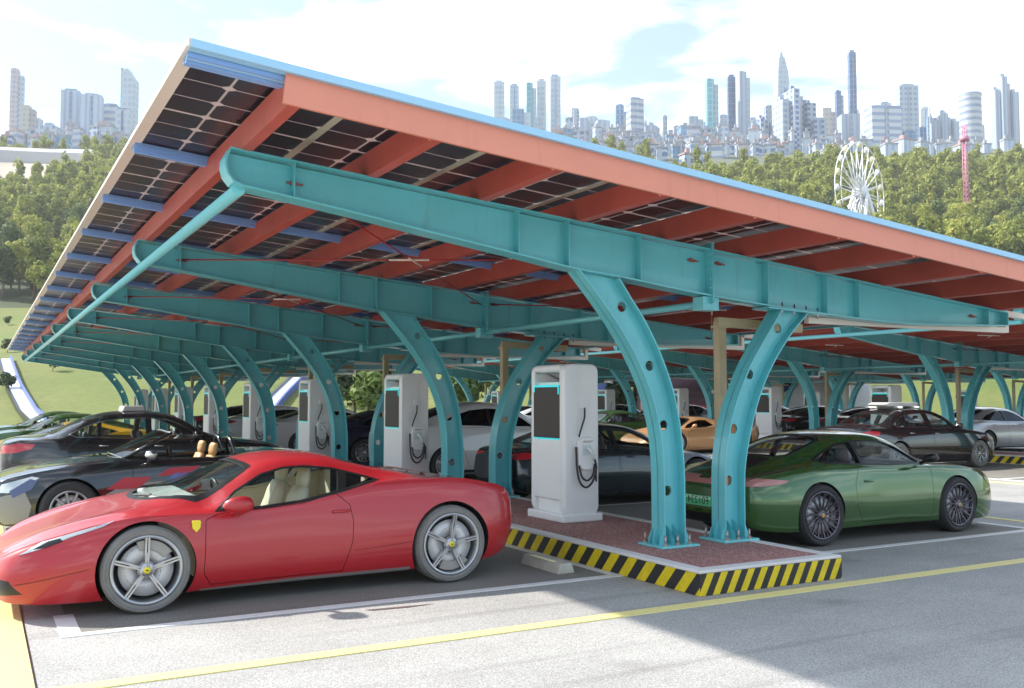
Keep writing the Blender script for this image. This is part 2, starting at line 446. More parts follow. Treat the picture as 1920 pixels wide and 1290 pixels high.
for r in range(3):
    X0 = PX*r
    root = empty('charging_island', ((ISX0+ISX1)/2+X0, ISY0, 0),
                 label=['nearest raised island with striped kerb and red granule top beside the red sports car',
                        'second charging island with striped kerb beyond the black sedan on the right',
                        'farthest charging island behind the right-hand parked cars'][r], cat='kerb island', group='raised charging islands')
    def P(mb_, nm, mt):
        o = mb_.build(nm, mt, root); o.matrix_parent_inverse = Matrix.Translation(-root.location); return o
    mb = MB(); mb.box((ISX0+X0, ISY0, 0), (ISX1+X0, ISY1, ISH-.03)); P(mb, 'striped_kerb_face', STRIPES)
    mb = MB(); w = .13
    mb.prism([(ISX0+X0, ISY0), (ISX1+X0, ISY0), (ISX1+X0, ISY0+w), (ISX0+X0, ISY0+w)], 'z', ISH-.03, ISH)
    for a_, b_ in ((ISX0, ISX0+w), (ISX1-w, ISX1)): mb.box((a_+X0, ISY0+w, ISH-.03), (b_+X0, ISY1, ISH))
    bevel_obj(P(mb, 'white_kerb_top', KERBW), .008, 2)
    mb = MB(); mb.box((ISX0+w+X0, ISY0+w, ISH-.03), (ISX1-w+X0, ISY1, ISH-.006)); P(mb, 'granule_paving', GRAN)
# wheel stops
CONC = pmat('pale_concrete', (0.50, 0.475, 0.40), .8, noise=(8, .12), bump=(60, .3, .003))
def wheel_stop(x, y, lab):
    root = empty('wheel_stop', (x, y, 0), label=lab, cat='wheel stop')
    mb = MB(); mb.prism([(-.10, 0), (.10, 0), (.065, .10), (-.065, .10)], 'y', -.36, .36)
    bevel_obj(mb.build('block', CONC, root), .012, 2)
    mb = MB(); mb.box((-.072, -.22, .100), (-.02, .22, .104))
    o = mb.build('reflector', pmat('pale_yellow_reflector', (0.85, 0.78, 0.40), .3), root)
    return root
wheel_stop(5.0, 8.22, 'pale concrete wheel stop on the asphalt behind the red sports car')
# ------------------------------------------------------------------ solar carports
SL = 0.0883
XE, ZE, YN = 1.1223, 3.996, 6.255
YF = YB0 + BAY*8 + 1.45                          # far end of the roof
RAIL0, RAILP = 6.56, 2.434
def roofz(x, off=0.0): return ZE - SL*(x-XE) + off
def panel_mat():
    m, t, b = nodemat('bifacial_solar_cells')
    tcn = t.nodes.new('ShaderNodeTexCoord'); sp = t.nodes.new('ShaderNodeSeparateXYZ'); t.links.new(tcn.outputs['Object'], sp.inputs[0])
    def fr(v, p): return mathn(t, 'MULTIPLY', mathn(t, 'FRACT', mathn(t, 'DIVIDE', v, p)), p)
    u = fr(sp.outputs[0], 1.25); v = fr(sp.outputs[1], RAILP)
    cu, cv = 0.4166, RAILP/6
    def dist(a, p):                             # distance to the nearest cell edge
        q = mathn(t, 'FRACT', mathn(t, 'DIVIDE', a, p))
        return mathn(t, 'MULTIPLY', mathn(t, 'MINIMUM', q, mathn(t, 'SUBTRACT', 1, q)), p)
    du, dv = dist(u, cu), dist(v, cv)
    line = mathn(t, 'MAXIMUM', mathn(t, 'LESS_THAN', du, .010), mathn(t, 'LESS_THAN', dv, .008))
    dia = mathn(t, 'LESS_THAN', mathn(t, 'ADD', du, dv), .062)
    mid = mathn(t, 'LESS_THAN', mathn(t, 'ABSOLUTE', mathn(t, 'SUBTRACT', v, RAILP/2)), .02)
    bus = mathn(t, 'LESS_THAN', mathn(t, 'ABSOLUTE', mathn(t, 'SUBTRACT', dist(v, cv), cv/2)), .0)
    li = mathn(t, 'MAXIMUM', mathn(t, 'MAXIMUM', line, dia), mid)
    # slow change of cell tone from cell to cell, olive towards the junction line
    n_ = noisen(t, tcn.outputs['Object'], 1.1, 3)
    cell = mixc(t, mapr(t, n_, .35, .65, 0, 1), (0.020, 0.014, 0.024), (0.042, 0.024, 0.034))
    nearmid = mapr(t, mathn(t, 'ABSOLUTE', mathn(t, 'SUBTRACT', v, RAILP/2)), .02, .22, .75, 0)
    cell = mixc(t, nearmid, cell, (0.030, 0.026, 0.017))
    cc = mixc(t, li, cell, (0.72, 0.64, 0.62))
    t.links.new(cc, b.inputs['Base Color']); b.inputs['Roughness'].default_value = .30
    tl = t.nodes.new('ShaderNodeBsdfTranslucent'); tl.inputs['Color'].default_value = (0.62, 0.52, 0.50, 1)
    mx_ = t.nodes.new('ShaderNodeMixShader'); o = t.nodes['Material Output']
    t.links.new(mathn(t, 'MULTIPLY', li, .45), mx_.inputs[0]); t.links.new(b.outputs[0], mx_.inputs[1]); t.links.new(tl.outputs[0], mx_.inputs[2])
    t.links.new(mx_.outputs[0], o.inputs[0])
    return m
PANEL = panel_mat()
def bool_op(target, cutter, op='DIFFERENCE', keep=False, solver='MANIFOLD'):
    md = target.modifiers.new('b', 'BOOLEAN'); md.operation = op; md.object = cutter
    try: md.solver = solver
    except Exception: md.solver = 'EXACT'
    dg = bpy.context.evaluated_depsgraph_get(); dg.update()
    me = bpy.data.meshes.new_from_object(target.evaluated_get(dg))
    target.modifiers.clear()
    if len(me.polygons) == 0 and solver == 'MANIFOLD' and op == 'DIFFERENCE':
        return bool_op(target, cutter, op, keep, 'EXACT')
    old = target.data; target.data = me; me.name = old.name
    if not keep: bpy.data.objects.remove(cutter)
    return target

def catmull(pts, n=6):
    P_ = [pts[0]]+list(pts)+[pts[-1]]; o = []
    for i in range(1, len(P_)-2):
        p0, p1, p2, p3 = [np.array(q, float) for q in P_[i-1:i+3]]
        for k in range(n):
            t_ = k/n
            o.append(tuple(.5*((2*p1)+(-p0+p2)*t_+(2*p0-5*p1+4*p2-p3)*t_**2+(-p0+3*p1-3*p2+p3)*t_**3)))
    o.append(tuple(map(float, pts[-1]))); return o

FW = .105                                        # half flange width
BOT = catmull([(1.80, 3.395), (2.65, 3.28), (3.45, 3.16), (4.32, 3.035), (4.93, 2.945), (5.5, 2.895), (6.34, 2.80), (7.53, 2.70), (9.05, 2.615), (9.99, 2.60), (11.62, 2.645)], 3)
NOSE = [(1.70, 3.655), (1.675, 3.60), (1.672, 3.54), (1.69, 3.475), (1.735, 3.42), (1.80, 3.395)]
ZTOP = lambda x: 3.675-SL*(x-1.70)
def flange_strip(mb, line, t, w):
    """sheet of thickness t that follows a line of (x,z), 2w wide in y"""
    n = len(line); vs = []
    for i, (x, z) in enumerate(line):
        a = line[max(0, i-1)]; b_ = line[min(n-1, i+1)]
        d = Vector((b_[0]-a[0], b_[1]-a[1])).normalized(); nx_, nz_ = -d.y*t, d.x*t
        for yy in (-w, w): vs += [(x, yy, z), (x+nx_, yy, z+nz_)]
    fs = []
    for i in range(n-1):
        o = i*4; p = o+4
        fs += [(o, o+2, p+2, p), (o+1, p+1, p+3, o+3), (o, p, p+1, o+1), (o+2, o+3, p+3, p+2)]
    fs += [(0, 1, 3, 2), (4*n-4, 4*n-2, 4*n-1, 4*n-3)]
    mb.add(vs, fs, 0, False)
STX = [2.22, 4.34, 4.89, 5.74, 7.45, 8.35, 8.87, 11.25]
def bottom_z(x):
    for a, b_ in zip(BOT, BOT[1:]):
        if a[0] <= x <= b_[0]: return a[1]+(b_[1]-a[1])*(x-a[0])/(b_[0]-a[0])
    return BOT[-1][1]
def make_beam(parent):
    mb = MB()
    mb.prism([(x+.004, z) for x, z in NOSE[:-1]]+BOT+[(11.62, ZTOP(11.62))], 'y', -.006, .006)
    flange_strip(mb, [(1.70, ZTOP(1.70)-.001), (11.62, ZTOP(11.62))], .014, FW)
    flange_strip(mb, NOSE+BOT[1:], -.016, FW)
    mb.box((11.62, -FW, 2.64), (11.634, FW, ZTOP(11.62)))
    o = fixn(mb.build('beam', TEAL, parent))
    for x in STX:
        s = MB(); s.box((x-.005, -.095, bottom_z(x)+.002), (x+.005, -.0065, ZTOP(x)-.002)); s.box((x-.005, .0065, bottom_z(x)+.002), (x+.005, .095, ZTOP(x)-.002))
        s.build('stiffener', TEAL, o)
    s = MB()                                     # bolted splice in the middle
    for dx in (-.011, .003): s.box((6.65+dx, -.125, bottom_z(6.65)-.09), (6.65+dx+.009, .125, ZTOP(6.65)+.075))
    s.box((6.55, -.075, bottom_z(6.65)-.16), (6.76, .09, bottom_z(6.65)-.02))
    for zz in (2.84, 2.94, 3.05, 3.12, 3.2): s.tube([(6.62, -.09, zz), (6.69, -.09, zz)], .012, 6)
    s.build('splice_plate', TEAL, o)
    s = MB()
    for x, z in ((2.22, 3.47), (6.44, 3.13), (6.8, 3.12), (11.0, 2.74)):
        s.tube([(x, -.006, z), (x, -.03, z)], .022, 6); s.tube([(x+.03, -.006, z-.01), (x+.03, -.05, z-.01)], .013, 6); s.tube([(x-.05, -.02, z), (x+.09, -.03, z-.012)], .008, 5)
    s.build('rod_bolt', pmat('rusty_bolt', (0.33, 0.08, 0.06), .5), o)
    return o
LEG_L_OUT = [(4.99, 2.925), (5.17, 2.73), (5.33, 2.55), (5.53, 2.30), (5.72, 2.00), (5.86, 1.70), (5.945, 1.40), (5.985, 1.1), (5.995, .80), (5.995, .236)]
LEG_L_IN = [(5.47, 2.875), (5.60, 2.70), (5.77, 2.48), (5.93, 2.22), (6.05, 1.97), (6.14, 1.73), (6.205, 1.45), (6.245, 1.15), (6.262, .85), (6.262, .236)]
HOLE_L = [(5.56, 2.60), (5.90, 2.02), (6.07, 1.42), (6.11, .76)]
LEG_R_OUT = [(8.07, 2.66), (7.84, 2.46), (7.66, 2.27), (7.49, 2.05), (7.35, 1.82), (7.23, 1.55), (7.15, 1.30), (7.09, 1.05), (7.065, .8), (7.065, .236)]
LEG_R_IN = [(7.66, 2.70), (7.50, 2.49), (7.33, 2.27), (7.17, 2.05), (7.03, 1.80), (6.92, 1.55), (6.84, 1.28), (6.80, 1.05), (6.787, .8), (6.787, .236)]
HOLE_R = [(7.66, 2.46), (7.24, 1.95), (7.0, 1.37), (6.92, .83)]
def make_leg(parent, outl, inl, holes, sgn):
    a = catmull(outl, 4); b_ = catmull(inl, 4)
    mb = MB(); mb.prism(a+b_[::-1], 'y', -.007, .007)
    w = fixn(mb.build('column', TEAL, None))
    for hx, hz in holes:
        c_ = MB(); c_.lathe([(0.0005, -.1), (.052, -.1), (.052, .1), (0.0005, .1)], 20, 'y', close=True); co = c_.build('cut', TEAL)
        co.location = (hx, 0, hz); fixn(co); bool_op(w, co)
    mb = MB(); t_ = .014
    flange_strip(mb, a, t_ if sgn < 0 else -t_, FW); flange_strip(mb, b_, -t_ if sgn < 0 else t_, FW)
    # gussets at the base
    xc = (outl[-1][0]+inl[-1][0])/2
    for s_ in (-1, 1):
        xe = xc+s_*.13
        mb.prism([(xe, .238), (xe+s_*.07, .238), (xe+s_*.07, .30), (xe+s_*.012, .42), (xe, .42)], 'y', -.006, .006)
        for yy in (-.09, .09): mb.prism([(xe, .238), (xe+s_*.055, .238), (xe+s_*.055, .28), (xe, .40)], 'y', yy-.005, yy+.005)
    for xx in (-.05, .04):
        mb.add([(xc+xx, -.16, .238), (xc+xx, -.008, .238), (xc+xx, -.008, .42), (xc+xx, -.03, .42), (xc+xx, -.16, .29)],
               [(0, 1, 2, 3, 4), (4, 3, 2, 1, 0)])
    fx = fixn(mb.build('flanges', TEAL, None))
    # join web and flanges into one column mesh
    w.parent = parent
    bm = bmesh.new(); bm.from_mesh(w.data); bm.from_mesh(fx.data); bm.to_mesh(w.data); bm.free(); bpy.data.objects.remove(fx)
    hr = MB()                                    # reinforcing rings round the holes
    for hx, hz in holes: hr.lathe([(.052, -.011), (.058, -.011), (.058, .011), (.052, .011)], 20, 'y', close=True)
    off = 0; n4 = 80
    for k, (hx, hz) in enumerate(holes):
        for i in range(k*n4, (k+1)*n4): v = hr.v[i]; hr.v[i] = (v[0]+hx, v[1], v[2]+hz)
    hr.build('hole_ring', TEAL_LT, w)
    pl = MB(); pl.box((xc-.235, -.205, .2125), (xc+.235, .205, .2365)); bevel_obj(pl.build('base_plate', TEAL_LT, w), .004, 1)
    bo = MB()
    for bx in (-.17, -.02, .13):
        for by in (-.165, .165):
            p = (xc+bx, by)
            bo.tube([(p[0], p[1], .236), (p[0], p[1], .335)], .011, 8); bo.lathe([(0.0005, .236), (.021, .236), (.021, .262), (0.0005, .262)], 6, 'z', smooth=False)
            for i in range(len(bo.v)-24, len(bo.v)): v = bo.v[i]; bo.v[i] = (v[0]+p[0], v[1]+p[1], v[2])
    bo.build('anchor_bolts', BOLT, w)
    if sgn > 0:
        ca = MB(); ca.bar((7.42, 0, bottom_z(7.5)-.028), (8.3, 0, bottom_z(8.2)-.028), .26, .016)
        ca.build('cap_plate', TEAL, w)
        cb = MB()
        for x in (7.66, 7.84, 8.02, 8.2):
            zz = bottom_z(x); cb.tube([(x, -.08, zz-.075), (x, -.08, zz+.05)], .012, 6)
        cb.build('cap_bolts', CHROME, w)
    return w

def make_frame(parent):
    b_ = make_beam(parent); l = make_leg(parent, LEG_L_OUT, LEG_L_IN, HOLE_L, -1); r_ = make_leg(parent, LEG_R_OUT, LEG_R_IN, HOLE_R, 1)
    return [b_, l, r_]

CP_LAB = ['nearest solar carport with teal frames and salmon fascia, over the red sports car',
          'second solar carport with teal frames over the black sedan on the right',
          'farthest solar carport glimpsed behind the second row of parked cars']
GRP_CP = 'solar carports in parallel rows'
def carport(r, ks, detail):
    X0 = PX*r
    root = empty('solar_carport', (X0+6.5, YB0, 0), label=CP_LAB[r], cat='carport', group=GRP_CP)
    off = Vector((-6.5, -YB0, 0))                # parts are written in row coordinates
    def put(o, dx=0, dy=0): o.location = off+Vector((dx, dy, 0)); return o
    if r == 0: carport.proto = make_frame(root)
    for k in ks:
        for p in carport.proto:
            if r == 0 and k == ks[0]: o = p
            else: o = copy_tree(p, root)
            put(o, 0, YB0+BAY*k)
    y0 = YN+.02; y1 = YF
    ksafe = ks
    for j in range(10):
        x = 1.78+1.065*j; zt = roofz(x, -.052); zb = roofz(x, -.262)
        mb = MB(); mb.prism([(x, zb), (x+.085, zb-.008), (x+.085, zb+.012), (x+.079, zb+.012), (x+.079, zb-.001), (x+.006, zb+.006), (x+.006, zt-.006), (x+.05, zt-.008), (x+.05, zt-.003), (x, zt)], 'y', y0+.036, y1)
        put(fixn(mb.build('purlin', RED_ST, root)))
        if j == 0 and r == 0: pass
    mb = MB(); xa, xb = 1.755, 12.3
    mb.bar((xa, y0+.02, roofz(xa, -.150)), (xb, y0+.02, roofz(xb, -.150)), .03, .215); put(mb.build('fascia_beam', SALMON, root))
    mb = MB(); xa, xb = XE+.01, 12.38
    for (dy, w_, dz, h) in ((.0, .03, -.022, .055), (.07, .10, -.035, .03), (.13, .03, -.055, .06), (.2, .09, -.05, .02)):
        mb.bar((xa, YN+dy, roofz(xa, dz)), (xb, YN+dy, roofz(xb, dz)), w_, h)
    put(mb.build('edge_rail', BLUE_LT, root))
    mb = MB(); xa, xb = XE+.01, 1.785             # inner ribs, seen beyond the first purlin
    for dy, dz, h in ((.10, -.068, .03), (.17, -.085, .03), (.24, -.075, .03)): mb.bar((xa, YN+dy, roofz(xa, dz)), (xb, YN+dy, roofz(xb, dz)), .04, h)
    put(mb.build('edge_rib', BLUE_AL, root))
    mb = MB()
    mb.box((XE-.005, YN, ZE-.045), (XE+.03, y1, ZE+.012)); mb.box((XE+.03, YN+.1, ZE-.038), (XE+.085, y1, ZE-.012)); mb.box((XE-.02, YN, ZE-.05), (XE-.005, y1, ZE-.035))
    put(mb.build('eave_frame', CREAM_AL, root))
    nrow = int((y1-RAIL0)/RAILP)+1
    for i in range(1, nrow):
        y = RAIL0+RAILP*i; mb = MB(); xa, xb = XE+.03, 12.36
        mb.bar((xa, y, roofz(xa, -.034)), (xb, y, roofz(xb, -.034)), .17, .012); mb.bar((xa, y-.070, roofz(xa, -.052)), (xb, y-.070, roofz(xb, -.052)), .03, .022); mb.bar((xa, y-.02, roofz(xa, -.066)), (xb, y-.02, roofz(xb, -.066)), .10, .055); mb.bar((xa, y-.02, roofz(xa, -.102)), (xb, y-.02, roofz(xb, -.102)), .06, .016)
        mb.bar((xa, y+.070, roofz(xa, -.052)), (xb, y+.070, roofz(xb, -.052)), .03, .022)
        put(mb.build('cross_rail', BLUE_AL, root))
    for j in range(1, 9):
        x = XE+1.25*j; mb = MB(); mb.box((x-.035, RAIL0, roofz(x, -.034)), (x+.035, y1, roofz(x, -.028)))
        put(mb.build('gap_strip', STRIP, root))
    # solar panels: one mesh per module, laid on the slope
    ang = math.atan(SL)
    def module(nx, ny, name='solar_panel'):
        mb = MB(); cx = 1.25/math.cos(ang)
        for a in range(nx):
            for b_ in range(ny): mb.box((a*cx+.012, b_*RAILP+.008, -.012), ((a+1)*cx-.012, (b_+1)*RAILP-.008, .0))
        return mb.build(name, PANEL, root)
    if r == 0:
        first = None
        for i in range(11):
            for j in range(9):
                if first is None: o = first = module(1, 1)
                else: o = first.copy(); col.objects.link(o); o.parent = root
                x = XE+1.25*j; o.rotation_euler = (0, ang, 0)
                o.location = off+Vector((x, RAIL0+RAILP*i, roofz(x, -.006)))
        o = module(9, nrow-11, 'solar_panels'); o['kind'] = 'stuff'
        o.rotation_euler = (0, ang, 0); o.location = off+Vector((XE, RAIL0+RAILP*11, roofz(XE, -.006)))
    else:
        first = None
        for i in range(nrow):
            if first is None: o = first = module(9, 1)
            else: o = first.copy(); col.objects.link(o); o.parent = root
            o.rotation_euler = (0, ang, 0); o.location = off+Vector((XE, RAIL0+RAILP*i, roofz(XE, -.006)))
    yl = YB0+BAY*ks[-1]; ya = YB0+BAY*ks[0]
    mb = MB(); mb.tube([(1.79, ya, 3.375), (1.79, yl, 3.375)], .052, 14); put(mb.build('tie_tube', TEAL_LT, root))
    for k in ks[:-1]:
        y = YB0+BAY*k
        mb = MB(); mb.tube([(6.655, y+.1, 2.685), (6.655, y+BAY-.08, 2.685)], .038, 10); put(mb.build('tie_tube', TEAL_LT, root))
        mb = MB(); mb.bar((11.75, y+.02, 2.86), (11.75, y+BAY-.02, 2.86), .07, .10); put(mb.build('end_channel', TEAL, root))
    for k in ks[:-1]:
        y = YB0+BAY*k
        for (x1, x2, z1, z2) in ((2.25, 6.6, 3.46, 3.11), (6.75, 11.1, 3.10, 2.72)):
            for q in (((x1, y, z1), (x2, y+BAY, z2)), ((x2-.15, y, z2+.02), (x1, y+BAY, z1+.02))):
                mb = MB(); mb.tube(q, .009, 6); A_, B_ = Vector(q[0]), Vector(q[1])
                put(mb.build('tie_rod', ROD, root))
                m_ = MB(); m_.tube([A_.lerp(B_, .46), A_.lerp(B_, .54)], .013, 6); put(m_.build('turnbuckle', CREAM_AL, root))
    # rain pipes
    for k in ks:
        y = YB0+BAY*k+.30
        mb = MB()
        def sq(p, q, w=.10): mb.bar(p, q, w, w)
        sq((7.26, y+.18, .217), (7.26, y+.18, 2.55)); sq((7.21, y+.18, 2.55), (8.3, y-.02, 2.50))
        for zz in (1.75, 2.48): mb.box((7.19, y+.11, zz), (7.33, y+.25, zz+.03))
        put(mb.build('rain_pipe', PIPE, root))
        mb = MB(); sq((8.3, y-.12, 2.59), (11.95, y-.14, 2.60), .07); sq((11.95, y-.14, 2.57), (11.95, y-.14, 2.83), .07); sq((11.93, y-.14, 2.83), (12.35, y-.14, 2.80), .07)
        put(mb.build('collector_pipe', CREAM_AL, root))
        mb = MB(); mb.box((11.66, y-.26, 2.72), (11.80, y-.05, 2.86)); put(mb.build('gutter_box', PIPE, root))
    return root
carport(0, list(range(9)), True)
carport(1, list(range(1, 9)), False)
carport(2, list(range(3, 9)), False)

# ------------------------------------------------------------------ charging posts
def rrect(x0, y0, x1, y1, r, n=5):
    o = []
    for cx, cy, a0 in ((x1-r, y0+r, -90), (x1-r, y1-r, 0), (x0+r, y1-r, 90), (x0+r, y0+r, 180)):
        for k in range(n+1):
            a = R(a0+90*k/n); o.append((cx+r*math.cos(a), cy+r*math.sin(a)))
    return o
def make_charger():
    root = empty('charging_post', (0, 0, 0))
    mb = MB(); mb.box((-.045, -.03, 0), (.53, .82, .10)); b_ = bevel_obj(mb.build('plinth', WHITE, root), .02, 2)
    mb = MB()                                     # near and far side panels, rounded corners
    mb.prism(rrect(0, .08, .49, 1.90, .10), 'y', 0, .13); mb.prism(rrect(0, .08, .49, 1.90, .10), 'y', .71, .80)
    o = bevel_obj(fixn(mb.build('side_panel', WHITE, root)), .022, 3, 60); shade_auto(o, 40)
    mb = MB(); mb.box((.06, .12, .10), (.45, .72, 1.68)); mb.build('core', WHITE, root)
    mb = MB()                                     # rounded hood over the niche
    mb.prism(rrect(.0, 1.80, .47, 1.895, .04), 'y', .12, .72); mb.box((.40, .12, 1.68), (.47, .72, 1.82))
    mb.prism([(0.005, 1.80), (.10, 1.80), (.40, 1.66), (.47, 1.66), (.47, 1.80)], 'y', .60, .72)
    o = fixn(mb.build('hood', WHITE, root)); bevel_obj(o, .01, 2)
    mb = MB(); mb.box((.0, .11, 1.0), (.06, .735, 1.64)); bevel_obj(mb.build('screen', SCREEN, root), .008, 2)
    mb = MB(); mb.box((-.006, .13, 1.62), (.05, .72, 1.645)); mb.box((-.006, .13, 1.53), (.02, .15, 1.62)); mb.box((-.006, .70, 1.56), (.02, .72, 1.62))
    mb.box((-.004, .13, .985), (.03, .73, .995)); mb.build('light_strip', CYAN, root)
    mb = MB(); mb.box((.002, .12, .26), (.06, .735, .982)); bevel_obj(mb.build('lower_panel', WHITE, root), .01, 2)
    mb = MB(); mb.box((.02, .10, .20), (.03, .135, .24)); mb.build('lock', CABLE, root)
    # holster on the near face
    mb = MB(); mb.prism(rrect(.22, 1.36, .30, 1.46, .015), 'y', -.045, 0); mb.build('cable_clip', WHITE, root)
    mb = MB(); mb.prism(rrect(.155, .62, .42, 1.02, .11, 6), 'y', -.07, 0); o = bevel_obj(fixn(mb.build('plug_pod', WHITE, root)), .015, 2, 60)
    m2 = MB(); m2.prism(rrect(.20, .80, .33, .93, .02), 'y', -.080, -.0705); m2.build('socket_face', pmat('pale_socket', (.72, .76, .78), .3), o)
    m2 = MB(); m2.box((.22, -.072, .965), (.36, -.0702, .972)); m2.box((.21, -.072, .95), (.33, -.0702, .955)); m2.build('small_print', GREY_LE, o)
    m2 = MB(); m2.tube(catmull([(.26, -.08, .885), (.275, -.13, .87), (.30, -.15, .82), (.33, -.13, .76)], 4), .022, 10); m2.build('plug', pmat('white_plug', (.75, .77, .76), .3), root)
    m2 = MB(); m2.tube(catmull([(.26, -.04, 1.37), (.25, -.05, 1.25), (.20, -.055, 1.12), (.17, -.05, 1.02)], 5), .011, 8)
    m2.tube(catmull([(.33, -.13, .77), (.37, -.12, .66), (.34, -.10, .50), (.25, -.09, .42), (.165, -.08, .48), (.135, -.06, .65), (.135, -.04, .90)], 6), .013, 8)
    m2.tube(catmull([(.36, -.10, .70), (.33, -.10, .56), (.26, -.09, .50), (.19, -.08, .55), (.165, -.06, .68)], 6), .012, 8)
    m2.tube([(.415, -.05, .48), (.415, -.05, .70)], .011, 8)
    m2.build('charging_cable', CABLE, root)
    return root
proto = make_charger()
ordn = ['nearest', 'second', 'third', 'fourth', 'fifth', 'sixth', 'seventh', 'eighth', 'ninth']
first_used = False
for r, ks in ((0, range(0, 8)), (1, range(1, 8)), (2, range(3, 8))):
    for k in ks:
        o = proto if not first_used else copy_tree(proto); first_used = True
        o.location = (6.13+PX*r, 9.665+BAY*k, ISH-.006)
        if r == 0: lab = ('large white charging post with dark screen and looped cable, nearest the camera' if k == 0 else
                          f'{ordn[k]} white charging post along the island in the foreground, counted from the camera')
        elif r == 1: lab = f'{ordn[k-1]} white charging post on the second island, counted from the right edge of the photo'
        else: lab = f'{ordn[k-3]} white charging post on the farthest island, counted from the right edge of the photo'
        tag(o, lab, 'charging post', 'white charging posts on the islands')
# ------------------------------------------------------------------ cars
def pchip(knots, xs):
    k = sorted(knots); X = np.array([a for a, _ in k], float); Y = np.array([b for _, b in k], float)
    h = np.diff(X); d = np.diff(Y)/h; m = np.zeros(len(X)); n = len(X)
    for i in range(1, n-1):
        if d[i-1]*d[i] > 0:
            w1, w2 = 2*h[i]+h[i-1], h[i]+2*h[i-1]; m[i] = (w1+w2)/(w1/d[i-1]+w2/d[i])
    m[0], m[-1] = d[0], d[-1]
    xs = np.clip(np.asarray(xs, float), X[0], X[-1]); i = np.clip(np.searchsorted(X, xs)-1, 0, n-2)
    t = (xs-X[i])/h[i]; hh = h[i]
    return Y[i]*(2*t**3-3*t**2+1)+hh*m[i]*(t**3-2*t**2+t)+Y[i+1]*(-2*t**3+3*t**2)+hh*m[i+1]*(t**3-t**2)

KEYS = ('zb', 'yl', 'zm', 'ym', 'zs', 'ys', 'zr', 'yr', 'zt')
class Body:
    """car body skin: x runs from the front axle to the rear, rings are swept from lengthwise lines"""
    def __init__(s, spec): s.s = spec; s.x0, s.x1 = spec['x']
    def ring(s, xs, out=0.0, nsub=3, crease=1):
        q = {k: pchip(s.s[k], xs) for k in KEYS}
        cols = []
        z = np.zeros_like(q['zb'])
        zc = q['zs']-(q['zs']-q['zm'])*.22; yc = q['ys']+(q['ym']-q['ys'])*.45
        pts = [(z, q['zb']), (q['yl']*.55, q['zb']), (q['yl']*.93, q['zb']), (q['yl'], q['zb']+.025),
               (q['yl']+(q['ym']-q['yl'])*.72, q['zb']+(q['zm']-q['zb'])*.45), (q['ym'], q['zm']),
               (yc, zc), (q['ys'], q['zs']), (q['ys']*.985+q['yr']*.015-.012, q['zs']+.012*np.ones_like(z)),
               (q['ys']*.5+q['yr']*.5+s.s.get('tumble', .012), q['zs']*.5+q['zr']*.5), (q['yr'], q['zr']),
               (q['yr']*.78, q['zr']*.38+q['zt']*.62), (q['yr']*.42, q['zr']*.1+q['zt']*.9), (z, q['zt'])]
        P = np.array([[a, b] for a, b in pts])      # K,2,N
        K = len(pts); o = []
        for i in range(K-1):
            p0 = P[max(i-1, 0)].copy(); p1 = P[i]; p2 = P[i+1]; p3 = P[min(i+2, K-1)].copy()
            if i == 0: p0 = P[1]*np.array([[-1], [1]])
            if i == K-2: p3 = P[K-2]*np.array([[-1], [1]])
            for k in range(nsub):
                t = k/nsub
                m1 = (p2-p0)/2; m2 = (p3-p1)/2
                o.append((2*t**3-3*t**2+1)*p1+(t**3-2*t**2+t)*m1+(-2*t**3+3*t**2)*p2+(t**3-t**2)*m2)
        o.append(P[-1]); A = np.array(o)            # M,2,N
        if out:
            d = np.gradient(A, axis=0); n = np.stack([d[:, 1], -d[:, 0]], 1); ln = np.sqrt((n**2).sum(1, keepdims=True))+1e-9
            n = n/ln; n[0, 0] = 0; n[-1, 0] = 0; n[0, 1] = -1; n[-1, 1] = 1
            A = A+n*out; A[:, 0] = np.maximum(A[:, 0], 0)
        return A
    def xs(s, n=72):
        t = np.linspace(0, 1, n); e = .5-.5*np.cos(math.pi*t); t = .55*t+.45*e
        return s.x0+(s.x1-s.x0)*t
    def grid(s, xs, out=0., nsub=3, xo=0.):
        A = s.ring(xs, out, nsub); M = A.shape[0]; V = []
        xx = xs.copy()
        for j, x in enumerate(xx):
            V.append([(x, A[i, 0, j], A[i, 1, j]) for i in range(M)]+[(x, -A[i, 0, j], A[i, 1, j]) for i in range(M-2, 0, -1)])
        return V
    def solid(s, name, mats, mi=0, n=72, out=0., xr=None, nsub=3):
        xs = s.xs(n) if xr is None else np.linspace(xr[0], xr[1], n)
        V = s.grid(xs, out, nsub); m = len(V[0]); mb = MB()
        vs = [p for r_ in V for p in r_]
        fs = [(j*m+i, j*m+(i+1) % m, (j+1)*m+(i+1) % m, (j+1)*m+i) for j in range(len(V)-1) for i in range(m)]
        mb.add(vs, fs, mi, True); o = len(vs)
        mb.f += [list(range(m))[::-1], [(len(V)-1)*m+i for i in range(m)]]; mb.m += [mi, mi]; mb.sm += [False, False]
        ob = mb.build(name, mats); return fixn(ob)
    def shell(s, out=.004, t=.006, n=72, nsub=3, xr=None):
        """closed thin skin lying on the body"""
        xs = s.xs(n) if xr is None else np.linspace(xr[0], xr[1], n)
        A = s.grid(xs, out, nsub); B = s.grid(xs, out-t, nsub); m = len(A[0]); n_ = len(A); mb = MB()
        vs = [p for r_ in A for p in r_]+[p for r_ in B for p in r_]; o = n_*m
        fs = []
        for j in range(n_-1):
            for i in range(m):
                k = (i+1) % m
                fs.append((j*m+i, j*m+k, (j+1)*m+k, (j+1)*m+i)); fs.append((o+j*m+i, o+(j+1)*m+i, o+(j+1)*m+k, o+j*m+k))
        for i in range(m):
            k = (i+1) % m
            fs.append((i, o+i, o+k, k)); e = (n_-1)*m; fs.append((e+i, e+k, o+e+k, o+e+i))
        mb.add(vs, fs, 0, True); return mb

